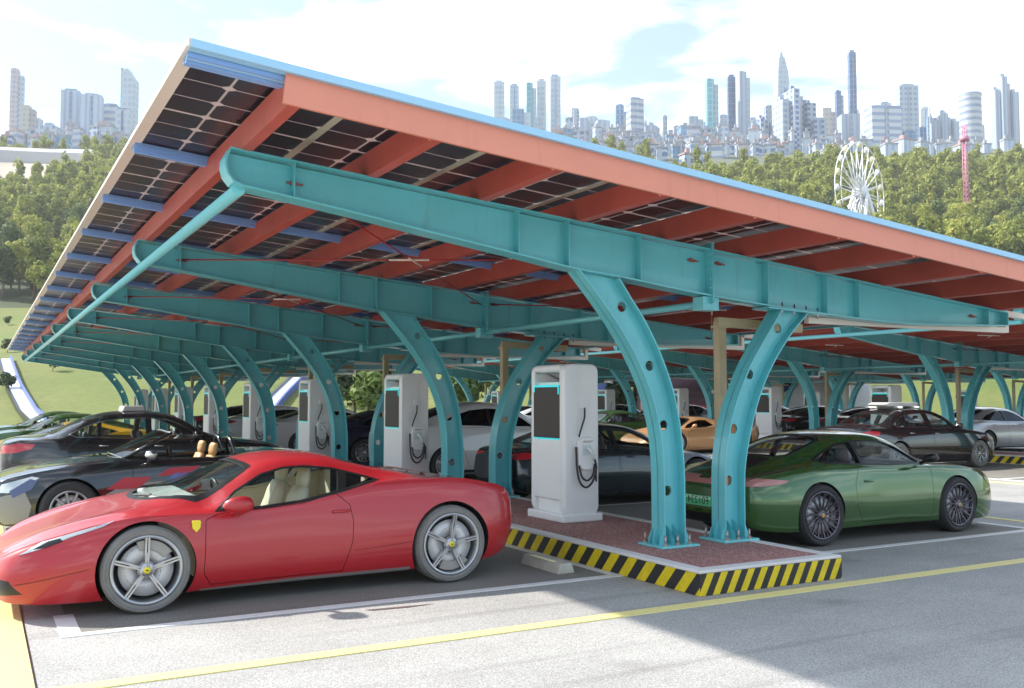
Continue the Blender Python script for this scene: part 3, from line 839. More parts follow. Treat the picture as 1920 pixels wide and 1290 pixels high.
def prism_obj(poly, axis, a, b, mi=0, mats=None):
    mb = MB(); mb.prism(poly, axis, a, b, mi); return fixn(mb.build('cutter', mats or BLACK))

def smooth_all(o, ang=30): shade_auto(o, ang); return o

def patch(B, parent, name, poly, axis, a, b, mat, out=.004, t=.008, hole=None, n=80, label=None, xr=None):
    """a piece of skin cut by an outline seen from the side ('y'), from above ('z') or from the end ('x')"""
    if xr is None:
        if axis in ('y', 'z'): xr = (max(B.x0+.002, min(q[0] for q in poly)-.03), min(B.x1-.002, max(q[0] for q in poly)+.03))
        else: xr = (max(B.x0+.002, min(a, b)), min(B.x1-.002, max(a, b)))
        n = max(8, int((xr[1]-xr[0])/.035))
    ob = fixn(B.shell(out, t, n, 3, xr).build(name, mat, None))
    bool_op(ob, prism_obj(poly, axis, a, b), 'INTERSECT')
    if hole: bool_op(ob, prism_obj(hole, axis, a-1e-3, b+1e-3), 'DIFFERENCE')
    if len(ob.data.polygons) == 0: bpy.data.objects.remove(ob); return None
    me = ob.data; me.materials.clear(); me.materials.append(mat); me.polygons.foreach_set('material_index', [0]*len(me.polygons))
    smooth_all(ob, 40); ob.parent = parent
    if label: ob['label'] = label
    return ob

def grow(poly, d):
    """move an outline outwards by d"""
    n = len(poly); ar = sum(poly[i][0]*poly[(i+1) % n][1]-poly[(i+1) % n][0]*poly[i][1] for i in range(n)); sg = 1 if ar > 0 else -1
    o = []
    for i in range(n):
        a, b, c = [Vector(q) for q in (poly[i-1], poly[i], poly[(i+1) % n])]
        e1 = (b-a).normalized(); e2 = (c-b).normalized()
        n1 = Vector((e1.y, -e1.x))*sg; n2 = Vector((e2.y, -e2.x))*sg; v = (n1+n2)
        if v.length < 1e-6: v = n1
        v.normalize(); k = 1/max(.45, v.dot(n1)); o.append(tuple(b+v*d*k))
    return o

CAL = [None]
def sp_caliper(): return CAL[0] or pmat('dark_caliper', (.12, .12, .13), .4)
def wheel_mesh(R_, W, style, parent, rub, alloy, cap=None, side=1):
    """wheel in its own frame, axle along y, outer face at y=0, body towards +y"""
    root = parent
    rr = R_-(.115 if R_ < .345 else .12)
    if style == 'five': rr = R_-.095
    if style == 'star': rr = R_-.074
    if style == 'turbine': rr = R_-.078
    ty = MB(); ty.lathe([(rr, .02), (rr+.012, .006), (rr+.05, -.004), (R_-.022, .006), (R_-.004, .028), (R_, .055), (R_, W-.05), (R_-.006, W-.02), (R_-.03, W), (rr, W-.02)], 56, 'y')
    for k in range(4): ty.lathe([(R_+.0006, .07+k*.045), (R_+.0006, .078+k*.045)], 40, 'y')
    for k in (0.55,): ty.lathe([(rr+(R_-rr)*k, -.0045), (rr+(R_-rr)*k+.006, -.006), (rr+(R_-rr)*k+.012, -.004)], 56, 'y')
    t = fixn(ty.build('tyre', rub, root))
    rm = MB()
    rm.lathe([(rr+.004, .018), (rr+.003, .004), (rr-.006, .000), (rr-.018, .006), (rr-.026, .03), (rr-.034, .12), (rr-.034, W-.02), (rr, W-.02)], 56, 'y')
    def spoke(a0, a1, w0, w1, y0=.012, y1=.0, d=.03, r0=.05, r1=None):
        r1 = r1 or rr-.012; ca, sa = math.cos(a0), math.sin(a0); cb, sb = math.cos(a1), math.sin(a1)
        p = []
        for (r, c_, s_, w, y) in ((r0, ca, sa, w0, y0), ((r0+r1)/2, math.cos((a0+a1)/2), math.sin((a0+a1)/2), (w0+w1)/2*.92, (y0+y1)/2+.004), (r1, cb, sb, w1, y1)):
            for e in (-1, 1):
                p.append((r*c_-e*w/2*s_, y, r*s_+e*w/2*c_)); 
            for e in (-1, 1): p.append((r*c_-e*w/2*s_*1.5, y+d, r*s_+e*w/2*c_*1.5))
        fs = []
        for q in (0, 4): fs += [(q, q+1, q+5, q+4), (q+1, q+3, q+7, q+5), (q+2, q, q+4, q+6), (q+3, q+2, q+6, q+7)]
        rm.add(p, fs)
    if style == 'star':                        # five pairs of thin spokes
        for k in range(5):
            a = 2*math.pi*k/5+R(90)
            for e in (-1, 1): spoke(a+e*.11, a+e*.04, .017, .014, .012, .004)
            spoke(a, a, .024, .012, .016, .014, .02, .05, rr*.5)
    elif style == 'turbine':
        for k in range(15):
            a = 2*math.pi*k/15; spoke(a, a+.20, .017, .013, .022, .001, .016)
            spoke(a+.09, a+.02, .008, .007, .026, .012, .01)
    elif style == 'ten':
        for k in range(10): a = 2*math.pi*k/10; spoke(a, a, .03, .024, .02, .004)
    elif style == 'vspoke':
        for k in range(7):
            a = 2*math.pi*k/7
            for e in (-1, 1): spoke(a, a+e*.17, .024, .018, .02, .003)
    elif style == 'five':
        for k in range(5): a = 2*math.pi*k/5+R(90); spoke(a, a, .075, .055, .022, .004)
    rm.lathe([(.0005, .004), (.028, .004), (.032, .008), (.055, .018), (.07, .045)], 24, 'y')
    r_ = fixn(rm.build('rim', alloy, root)); shade_auto(r_, 35)
    if style != 'star':
        bk = MB(); bk.lathe([(.06, .075), (rr-.03, .075)], 30, 'y'); bk.build('wheel_backing', DARKIN, root)
    ds = MB(); ds.lathe([(.07, .060), (rr-.06, .060), (rr-.06, .072), (.07, .072)], 40, 'y', close=True)
    d_ = fixn(ds.build('brake_disc', DISC, root))
    if style == 'star':
        hs = MB()
        for k in range(60):
            a = k*2.39996; r0 = .085+.10*((k*.618) % 1)*((rr-.06-.09)/.10); hs.lathe([(.0005, .0595), (.0035, .0595)], 6, 'y')
            for i in range(len(hs.v)-12, len(hs.v)): v = hs.v[i]; hs.v[i] = (v[0]+r0*math.cos(a), v[1], v[2]+r0*math.sin(a))
        hs.build('drill_holes', GREY_LE, root)
        bk = MB(); bk.lathe([(.06, .10), (rr-.03, .10)], 30, 'y'); bk.build('wheel_backing', DARKIN, root)
    cl = MB(); pr = []
    for k in range(9): a = R(-38+76*k/8); pr.append(((rr-.035)*math.cos(a), (rr-.035)*math.sin(a)))
    for k in range(9): a = R(38-76*k/8); pr.append(((rr-.115)*math.cos(a), (rr-.115)*math.sin(a)))
    cl.prism(pr, 'y', .035, .09); bevel_obj(fixn(cl.build('brake_caliper', pmat('grey_caliper', (.33, .31, .29), .4) if style == 'star' else sp_caliper(), root)), .006, 2)
    cp = MB(); cp.lathe([(.0005, -.001), (.026, -.001), (.028, .006)], 20, 'y'); c_ = fixn(cp.build('hub_cap', cap or alloy, root))
    if style == 'star':
        e = MB(); e.prism([(-.004, -.012), (.003, -.011), (.002, -.004), (.006, .001), (.004, .010), (-.001, .013), (-.006, .006), (-.003, .001), (-.006, -.004)], 'y', -.003, -.0012); e.build('cap_emblem', BLACK, root)
    return root

def seat(parent, x, y, mat, h=.62, lean=.22, name='seat', w=.46, z0=.28):
    """x,y: middle of the cushion; backrest towards +x"""
    mb = MB()
    def pad(line, w0, w1, th):
        vs = []; n = len(line)
        for i, (xx, zz) in enumerate(line):
            t = i/(n-1); ww = (w0+(w1-w0)*t)/2
            a = line[max(i-1, 0)]; b = line[min(i+1, n-1)]; d = Vector((b[0]-a[0], b[1]-a[1])).normalized(); nx_, nz_ = -d.y, d.x
            th_ = th*(1 if 0 < i < n-1 else .6)
            for yy, k in ((-ww, .1), (-ww*.72, 1.0), (-ww*.3, .62), (ww*.3, .62), (ww*.72, 1.0), (ww, .1)): vs.append((x+xx+nx_*th_*k, y+yy, zz+nz_*th_*k))
            for yy, k in ((ww, -.6), (-ww, -.6)): vs.append((x+xx+nx_*th_*k, y+yy, zz+nz_*th_*k))
        fs = [(i*8+k, i*8+(k+1) % 8, (i+1)*8+(k+1) % 8, (i+1)*8+k) for i in range(n-1) for k in range(8)]
        fs += [tuple(range(8))[::-1], tuple((n-1)*8+k for k in range(8))]
        mb.add(vs, fs, 0, True)
    if name == 'seat' and mat is TAN_LE: w = .50
    pad([(-.30, z0+.05), (-.27, z0+.10), (-.1, z0+.08), (.1, z0+.06), (.2, z0+.08)], w, w, .07)
    L_ = []
    for k in range(7):
        t = k/6; L_.append((.16+lean*t+.05*math.sin(t*3), z0+.03+h*.78*t))
    pad(L_, w*.96, w*.62, .075)
    t0 = L_[-1]; pad([(t0[0]+.005, t0[1]+.0), (t0[0]+.02, t0[1]+.06), (t0[0]+.03, t0[1]+.13), (t0[0]+.035, t0[1]+.17)], w*.5, w*.40, .05)
    o = fixn(mb.build(name, mat, parent)); return o

def make_car(sp):
    """builds a car in its own frame (front axle at x=0, rear at +x, road at z=0); returns its Empty"""
    B = Body(sp); root = empty(sp['name']); W = sp['W']/2; paint = sp['paint']; slots = [paint, BLACK, sp.get('inner', GREY_LE), DARKIN]
    n = sp.get('n', 72)
    body = B.solid('body', slots, 0, n)
    cb = sp['cabin']                                 # (x0, x1, floor z)
    if cb:
        xs = np.linspace(cb[0], cb[1], 34); A = B.ring(xs, 0.0, 3)
        m = A.shape[0]; V = []
        for j, x in enumerate(xs):
            y = np.maximum(A[:, 0, j]-.055, 0); z = np.maximum(A[:, 1, j]-.035, cb[2]); z = np.where(A[:, 1, j] < cb[2]+.03, cb[2], z)
            V.append([(x, y[i], z[i]) for i in range(m)]+[(x, -y[i], z[i]) for i in range(m-2, 0, -1)])
        mb = MB(); mm_ = len(V[0]); vs = [p for r_ in V for p in r_]
        fs = [(j*mm_+i, j*mm_+(i+1) % mm_, (j+1)*mm_+(i+1) % mm_, (j+1)*mm_+i) for j in range(len(V)-1) for i in range(mm_)]
        fs += [list(range(mm_))[::-1], [(len(V)-1)*mm_+i for i in range(mm_)]]
        mb.add(vs, fs, 2, True); cav = fixn(mb.build('cavity', slots)); bool_op(body, cav)
    for (ax, ay, r_, w_) in sp['arches']:
        for s_ in (-1, 1):
            c_ = MB(); a, b_ = (W-.30, W+.3) if s_ > 0 else (-W-.3, -W+.30)
            c_.lathe([(.0005, a), (r_, a), (r_, b_), (.0005, b_)], 48, 'y', mi=3, close=True); co = fixn(c_.build('cut', slots)); co.location = (ax, 0, ay); bool_op(body, co)
    side = sp['side_windows']; ws = sp.get('windshield'); rw_ = sp.get('rear_window')
    def cutpoly(target, poly, axis, a, b_): bool_op(target, prism_obj(poly, axis, a, b_, 1, slots))
    for pl in side: cutpoly(body, pl, 'y', -3, 3)
    if ws: cutpoly(body, ws, 'z', sp['glass_z'], 3)
    if rw_: cutpoly(body, rw_, 'z', sp.get('rear_z', sp['glass_z']), 3)
    if sp.get('open_top'): cutpoly(body, sp['open_top'], 'z', sp['glass_z'], 3)
    # doors, cut out of the body with a narrow gap
    dn = 'door'
    for pl in sp.get('doors', []):
        for s_ in (-1, 1):
            a, b_ = (W*.62, 3) if s_ > 0 else (-3, -W*.62)
            d = body.copy(); d.data = body.data.copy(); d.name = dn; d.data.name = dn; col.objects.link(d)
            bool_op(d, prism_obj(grow(pl, -.0035), 'y', a, b_, 1, slots), 'INTERSECT')
            bool_op(body, prism_obj(grow(pl, .0015), 'y', a, b_, 1, slots))
            smooth_all(d, 28); d.parent = root
    smooth_all(body, 28); body.parent = root
    gz = sp.get('glass', GLASS)
    for pl in side:
        for s_ in (-1, 1): patch(B, root, 'side_window', grow(pl, .004), 'y', *((.05, 3) if s_ > 0 else (-3, -.05)), sp.get('side_glass', gz), -.012, .004)
    if ws:
        g_ = patch(B, root, 'windshield', grow(ws, .004), 'z', sp['glass_z'], 3, gz, -.012, .004)
        patch(B, root, 'windshield_surround', grow(ws, .016), 'z', sp['glass_z']-.0, 3, BLACK, .002, .006, hole=grow(ws, -.035))
    if rw_:
        patch(B, root, 'rear_window', grow(rw_, .004), 'z', sp.get('rear_z', sp['glass_z']), 3, sp.get('rear_glass', gz), -.010, .004)
        patch(B, root, 'rear_window_surround', grow(rw_, .014), 'z', sp.get('rear_z', sp['glass_z']), 3, BLACK, .002, .006, hole=grow(rw_, -.02))
    for wt in sp.get('window_trim', []):
        for s_ in (-1, 1): patch(B, root, 'window_trim', grow(wt, .012), 'y', *((.05, 3) if s_ > 0 else (-3, -.05)), sp.get('trim_mat', BLACK), .002, .006, hole=grow(wt, -.006))
    for nm, pl, axis, mt, out_, both in sp.get('patches', []):
        if axis == 'y':
            for s_ in ((-1, 1) if both else (-1,)): patch(B, root, nm, pl, 'y', *((.1, 3) if s_ > 0 else (-3, -.1)), mt, out_, .010)
        elif axis == 'z': 
            patch(B, root, nm, pl, 'z', sp.get('pz', .3), 3, mt, out_, .010)
            if both: patch(B, root, nm, [(q[0], -q[1]) for q in pl], 'z', sp.get('pz', .3), 3, mt, out_, .010)
        elif axis in ('f', 'b'):
            a, b_ = (B.x0-.1, B.x0+.5) if axis == 'f' else (B.x1-.5, B.x1+.1)
            patch(B, root, nm, pl, 'x', a, b_, mt, out_, .010)
            if both: patch(B, root, nm, [(-q[0], q[1]) for q in pl], 'x', a, b_, mt, out_, .010)
    # wheels
    wp = None; CAL[0] = sp.get('caliper')
    for (ax, rr, w_, in_) in sp['wheels']:
        for s_ in (-1, 1):
            wr = empty('wheel', parent=root)
            if wp and abs(wp[1]-rr) < 1e-4:
                for ch in wp[0].children: copy_tree(ch, wr)
            else:
                wheel_mesh(rr, w_, sp['rim'], wr, sp.get('tyre', RUBBER), sp.get('alloy', ALLOY), sp.get('cap')); wp = (wr, rr)
            wr.location = (ax, -W+in_ if s_ < 0 else W-in_, rr)
            wr.rotation_euler = (0, sp.get('spin', .3)+ax, 0) if s_ < 0 else (0, 0, math.pi)
    # inside
    sm = sp.get('seat_mat', GREY_LE)
    for (sx, sy) in sp.get('seats', []):
        seat(root, sx, sy, sm, sp.get('seat_h', .62), sp.get('lean', .22)); seat(root, sx, -sy, sm, sp.get('seat_h', .62), sp.get('lean', .22))
    if sp.get('dash'):
        dx, dz = sp['dash']; dz -= .012; mb = MB(); yy = sp.get('dash_w', W-.30)
        mb.prism([(dx-.30, dz-.10), (dx-.28, dz), (dx+.05, dz+.015), (dx+.16, dz-.06), (dx+.12, dz-.22), (dx-.02, dz-.35), (dx-.3, dz-.35)], 'y', -yy, yy)
        o = bevel_obj(fixn(mb.build('dashboard', sp.get('dash_mat', GREY_LE), root)), .02, 2)
        sy = -sp.get('wheel_side', 1)*.36; mb = MB(); c_ = Vector((dx+.30, sy, dz-.06)); pts = []
        for k in range(28):
            a = 2*math.pi*k/28; pts.append(c_+Vector((-.35*.19*math.sin(a)*1.0, .19*math.cos(a), .19*math.sin(a))))
        mb.tube(pts, .014, 8, closed=True); mb.tube([c_+Vector((0, -.18, 0)), c_+Vector((0, .18, 0))], .016, 6); mb.tube([c_, c_+Vector((-.22, 0, -.08))], .035, 8)
        mb.build('steering_wheel', BLACK, root)
    # mirrors
    if sp.get('mirror'):
        mx_, mz, sc = sp['mirror'][:3]; kx_ = sp['mirror'][3] if len(sp['mirror']) > 3 else 1.0
        for s_ in (-1, 1):
            mb = MB(); y0 = W-.06; P_ = []
            prof = [(-.10, 0.0, .02), (-.085, .045, .055), (-.02, .075, .075), (.06, .07, .068), (.10, .035, .05), (.105, .0, .03)]
            rings = []
            for t in np.linspace(0, 1, 9):
                yy = y0+.05+.20*t*sc; k = math.sqrt(max(0, 1-(2*t-1)**4)); kk = .25+.75*k if t < .9 else .55*k+.05
                cx = mx_+.02-.02*t; cz = mz+.02*t
                ring = []
                for a in range(14):
                    th = 2*math.pi*a/14; ring.append((cx+(.105*sc*kk*kx_)*math.cos(th)*(1 if math.cos(th) < 0 else .55), s_*yy, cz+.068*sc*kk*math.sin(th)))
                rings.append(ring)
            vs = [p for r_ in rings for p in r_]; fs = [(j*14+i, j*14+(i+1) % 14, (j+1)*14+(i+1) % 14, (j+1)*14+i) for j in range(8) for i in range(14)]
            fs += [tuple(range(14))[::-1], tuple(8*14+i for i in range(14))]
            mb.add(vs, fs, 0, True)
            mb.tube([(mx_-.01-.05*(kx_-1), s_*(y0-.03), mz-.08*sc), (mx_, s_*(y0+.04), mz-.045*sc), (mx_+.01, s_*(y0+.10), mz-.01)], [.028*sc, .026*sc, .03*sc], 8)
            fixn(mb.build('door_mirror', sp.get('mirror_mat', paint), root))
    for (hx, hz) in sp.get('handles', []):
        for s_ in (-1, 1):
            q = B.ring(np.array([hx]), .0, 6); i = int(np.argmin(abs(q[:, 1, 0]-hz)+(q[:, 0, 0] < W*.7)*9)); yy = q[i, 0, 0]
            mb = MB(); mb.tube([(hx-.08, s_*(yy-.004), hz), (hx-.06, s_*(yy+.014), hz+.002), (hx+.06, s_*(yy+.014), hz+.004), (hx+.08, s_*(yy-.004), hz+.006)], [.012, .013, .013, .010], 8)
            mb.build('door_handle', sp.get('handle_mat', paint), root)
    if sp.get('extra'): sp['extra'](root, B, sp)
    return root

def car_paint(name, c, metal=.0, rough=.28, coat=1.0):
    return pmat(name, c, rough, metal, coat)
def K(*a): return list(zip(a[0::2], a[1::2]))
def mirrored(half):
    """closed outline from the y>0 half given front to back"""
    return list(half)+[(x, -y) for x, y in reversed(half) if abs(y) > 1e-6]
RED = car_paint('red_car_paint', (0.43, 0.006, 0.014), rough=.45, coat=.8)
GREEN = car_paint('green_car_paint', (0.050, 0.125, 0.030), metal=.35, rough=.15)
DKGREEN = car_paint('dark_green_car_paint', (0.022, 0.036, 0.042), metal=.2, rough=.25)
BLACKP = car_paint('black_car_paint', (0.012, 0.011, 0.013), rough=.15)
BROWNP = car_paint('black_brown_car_paint', (0.016, 0.012, 0.014), rough=.12)
WHITEP = car_paint('white_car_paint', (0.72, 0.71, 0.70), rough=.25)
SILVERP = car_paint('silver_car_paint', (0.50, 0.51, 0.53), metal=.4, rough=.28)
NAVYP = car_paint('navy_car_paint', (0.013, 0.016, 0.045), metal=.1, rough=.2)
ORANGE = car_paint('orange_car_paint', (0.66, 0.34, 0.15), metal=.3, rough=.28)
YELLOWP = car_paint('yellow_car_paint', (0.80, 0.42, 0.02), rough=.25)
TEALP = car_paint('pale_teal_car_paint', (0.16, 0.36, 0.33), metal=.2, rough=.25)
REDTXT = pmat('rear_lamp_bar', (0.6, 0.02, 0.03), .2, coat=1)
MIRP = [ (0, 0) ]

# --- red mid-engined sports car
def red_extra(root, B, sp):
    W = sp['W']/2
    q = B.ring(np.array([0.365]), .0, 6); i = int(np.argmin(abs(q[:, 1, 0]-.64))); yy = q[i, 0, 0]
    for s_ in (-1, 1):
        mb = MB(); y0 = s_*(yy+.001); y1 = s_*(yy+.006)
        mb.prism([(.335, .695), (.342, .705), (.398, .705), (.405, .695), (.40, .645), (.37, .612), (.34, .645)], 'y', min(y0, y1)-.02, max(y0, y1))
        o = fixn(mb.build('wing_shield', YEL, root))
        e = MB(); e.prism([(.352, .635), (.372, .632), (.368, .65), (.388, .655), (.380, .672), (.395, .690), (.372, .698), (.360, .685), (.368, .668), (.352, .662)], 'y', s_*(yy+.0062)-.001, s_*(yy+.0062)+.001); fixn(e.build('shield_emblem', BLACK, o))
    mb = MB()                                     # vanes in the nose intake
    for zz in (.20, .235, .27, .30):
        mb.tube(catmull([(-.92, -.62, zz), (-1.0, -.4, zz), (-1.025, 0, zz), (-1.0, .4, zz), (-.92, .62, zz)], 4), .006, 6)
    mb.build('intake_vanes', ALLOY, root)
    mb = MB()                                     # wipers at the foot of the screen
    mb.tube(catmull([(.02, .1, .835), (.10, -.25, .86), (.27, -.52, .845)], 4), .008, 6); mb.tube(catmull([(-.04, .45, .80), (.03, .1, .84), (.12, -.28, .87)], 4), .008, 6)
    mb.build('wiper', CABLE, root)
    mb = MB(); mb.tube([(3.36, -.80, .70), (3.365, -.80, .70)], .06, 16); 
S_RED = dict(name='sports_car', W=1.937, x=(-1.09, 3.435), paint=RED, cabin=(.12, 1.95, .25), inner=BEIGE_LE, n=96, glass_z=.70, tyre=RUBBER_GREY, cap=YEL, spin=-1.25,
    zb=K(-1.09, .26, -1.05, .17, -.95, .13, -.6, .115, 0, .115, .5, .125, 2.3, .14, 2.9, .16, 3.2, .20, 3.36, .28, 3.435, .40),
    yl=K(-1.09, .30, -1.05, .52, -.95, .70, -.65, .84, -.35, .88, 0, .88, 1.2, .87, 2.3, .89, 3.0, .88, 3.25, .80, 3.39, .68, 3.435, .5),
    zm=K(-1.09, .34, -.9, .36, -.4, .42, 0, .45, 1.2, .43, 2.3, .50, 3.1, .52, 3.435, .54),
    ym=K(-1.09, .36, -1.05, .60, -.95, .77, -.65, .90, -.3, .955, 0, .962, .5, .945, 1.3, .935, 2.1, .955, 2.65, .968, 3.05, .945, 3.28, .86, 3.40, .74, 3.435, .55),
    zs=K(-1.09, .40, -1.0, .475, -.85, .555, -.6, .635, -.35, .70, 0, .745, .3, .745, .5, .742, .95, .765, 1.27, .80, 1.66, .87, 2.0, .935, 2.4, .945, 2.75, .935, 3.05, .885, 3.25, .835, 3.38, .74, 3.435, .62),
    ys=K(-1.09, .33, -1.0, .62, -.85, .75, -.6, .83, -.3, .88, 0, .895, .5, .90, 1.3, .885, 1.66, .87, 2.0, .855, 2.6, .875, 3.0, .86, 3.25, .80, 3.40, .70, 3.435, .52),
    zr=K(-1.09, .42, -1.0, .51, -.85, .60, -.6, .69, -.35, .75, -.05, .795, .2, .80, .45, .80, .7, .935, .95, 1.07, 1.2, 1.115, 1.5, 1.11, 1.8, 1.05, 2.0, .995, 2.3, .965, 2.7, .945, 3.05, .90, 3.25, .85, 3.40, .76, 3.435, .65),
    yr=K(-1.09, .22, -1.0, .42, -.85, .54, -.6, .64, -.3, .70, 0, .73, .3, .76, .5, .755, .75, .69, .95, .63, 1.2, .60, 1.6, .60, 2.0, .66, 2.4, .70, 3.0, .68, 3.25, .6, 3.435, .35),
    zt=K(-1.09, .43, -1.0, .50, -.85, .575, -.6, .66, -.35, .73, -.12, .80, -.02, .83, .3, .945, .6, 1.05, .85, 1.13, 1.05, 1.18, 1.25, 1.20, 1.5, 1.19, 1.8, 1.13, 2.2, 1.03, 2.6, .945, 2.9, .91, 3.2, .87, 3.36, .80, 3.435, .68),
    arches=[(0, .342, .378, 0), (2.65, .352, .392, 0)], wheels=[(0, .342, .235, .012), (2.65, .352, .29, .006)], rim='star',
    side_windows=[[(.55, .770), (.72, .905), (.95, 1.030), (1.15, 1.080), (1.35, 1.088), (1.60, 1.06), (1.66, 1.04), (1.60, .875), (1.27, .812), (.93, .780)], [(1.70, 1.03), (1.88, .985), (1.96, .962), (1.84, .935), (1.66, .888)]],
    windshield=mirrored([(-.02, 0), (.0, .25), (.07, .45), (.20, .60), (.40, .70), (.62, .655), (.82, .575), (.885, .53), (.865, .3), (.855, 0)]),
    rear_window=mirrored([(1.72, 0), (1.73, .40), (1.80, .46), (2.45, .40), (2.52, .30), (2.54, 0)]),
    window_trim=[[(.55, .770), (.72, .905), (.95, 1.030), (1.15, 1.080), (1.35, 1.088), (1.60, 1.06), (1.88, .985), (1.97, .962), (1.84, .935), (1.60, .875), (1.27, .812), (.93, .780)]],
    doors=[[(.45, .70), (.44, .27), (.50, .175), (1.62, .19), (1.70, .45), (1.71, .62), (1.68, .76), (1.56, .862), (1.27, .795), (.93, .765), (.55, .745)]],
    patches=[('headlight', [(-.90, .50), (-.74, .595), (-.50, .665), (-.24, .733), (-.32, .695), (-.55, .625), (-.74, .55)], 'y', LAMPIN, .004, True),
             ('headlight_lens', [(-.80, .545), (-.70, .60), (-.62, .62), (-.60, .60), (-.72, .555)], 'y', BLACK, .007, True),
             ('nose_intake', [(-.80, .21), (-.76, .31), (-.35, .355), (.35, .355), (.76, .31), (.80, .21), (.5, .17), (-.5, .17)], 'f', BLACK, .003, False),
             ('b_pillar', [(1.585, .870), (1.655, .885), (1.715, 1.03), (1.64, 1.05)], 'y', BLACK, .002, True),
             ('sill_trim', [(.42, .10), (.42, .142), (1.2, .165), (2.26, .172), (2.26, .12)], 'y', pmat('grey_sill', (.22, .19, .19), .5), .003, True),
             ('bumper_crease', [(-.92, .285), (-.42, .385), (-.42, .378), (-.92, .276)], 'y', pmat('dark_red_seam', (.20, .006, .01), .5), .002, True),
             ('side_crease', [(1.72, .365), (2.27, .405), (2.27, .400), (1.72, .360)], 'y', pmat('dark_red_seam', (.20, .006, .01), .5), .002, True),
             ('bonnet_seam', [(-1.02, -.45), (-.9, -.56), (-.5, -.60), (-.06, -.62), (-.06, -.626), (-.5, -.606), (-.9, -.566), (-1.02, -.456)], 'z', pmat('dark_red_seam', (.20, .006, .01), .5), .002, True),
             ('tail_lamp', [(.56, .72), (.70, .72), (.70, .84), (.56, .84)], 'b', TAILRED, .005, True),
             ('diffuser', [(-.6, .1), (-.6, .42), (.6, .42), (.6, .1)], 'b', BLACK, .004, False)],
    seats=[(.98, .36)], seat_mat=BEIGE_LE, seat_h=.74, lean=.26, dash=(.38, .872), dash_w=.50, dash_mat=pmat('light_grey_dash', (.52, .53, .50), .5), mirror=(.70, .815, 1.05, 1.45), handles=[(1.60, .705)], extra=red_extra)

# --- green rear-engined coupe
def plate_extra(root, B, sp):
    x, z = sp['plate']
    mb = MB(); mb.box((x, -.225, z-.06), (x+.012, .225, z+.06)); p = bevel_obj(mb.build('number_plate', pmat('green_number_plate', (.10, .50, .22), .35), root), .004, 1)
    mb = MB(); mb.box((x+.0122, -.215, z+.02), (x+.0130, .215, z+.05)); mb.build('plate_highlight', pmat('pale_plate_top', (.55, .8, .62), .35), p)
    cu = bpy.data.curves.new('plate_text', 'FONT'); cu.body = 'F01234'; cu.size = .125; cu.align_x = 'CENTER'; cu.align_y = 'CENTER'; cu.extrude = .001; cu.space_character = 1.05
    to = bpy.data.objects.new('plate_text', cu); col.objects.link(to)
    dg = bpy.context.evaluated_depsgraph_get(); me = bpy.data.meshes.new_from_object(to.evaluated_get(dg)); bpy.data.objects.remove(to)
    for v in me.vertices:                       # the photo shows the characters mirrored
        a, b_, c_ = v.co; v.co = (x+.014+c_, -a*.98, z+b_)
    me.materials.clear(); me.materials.append(BLACK); o = bpy.data.objects.new('plate_text', me); link(o, p)
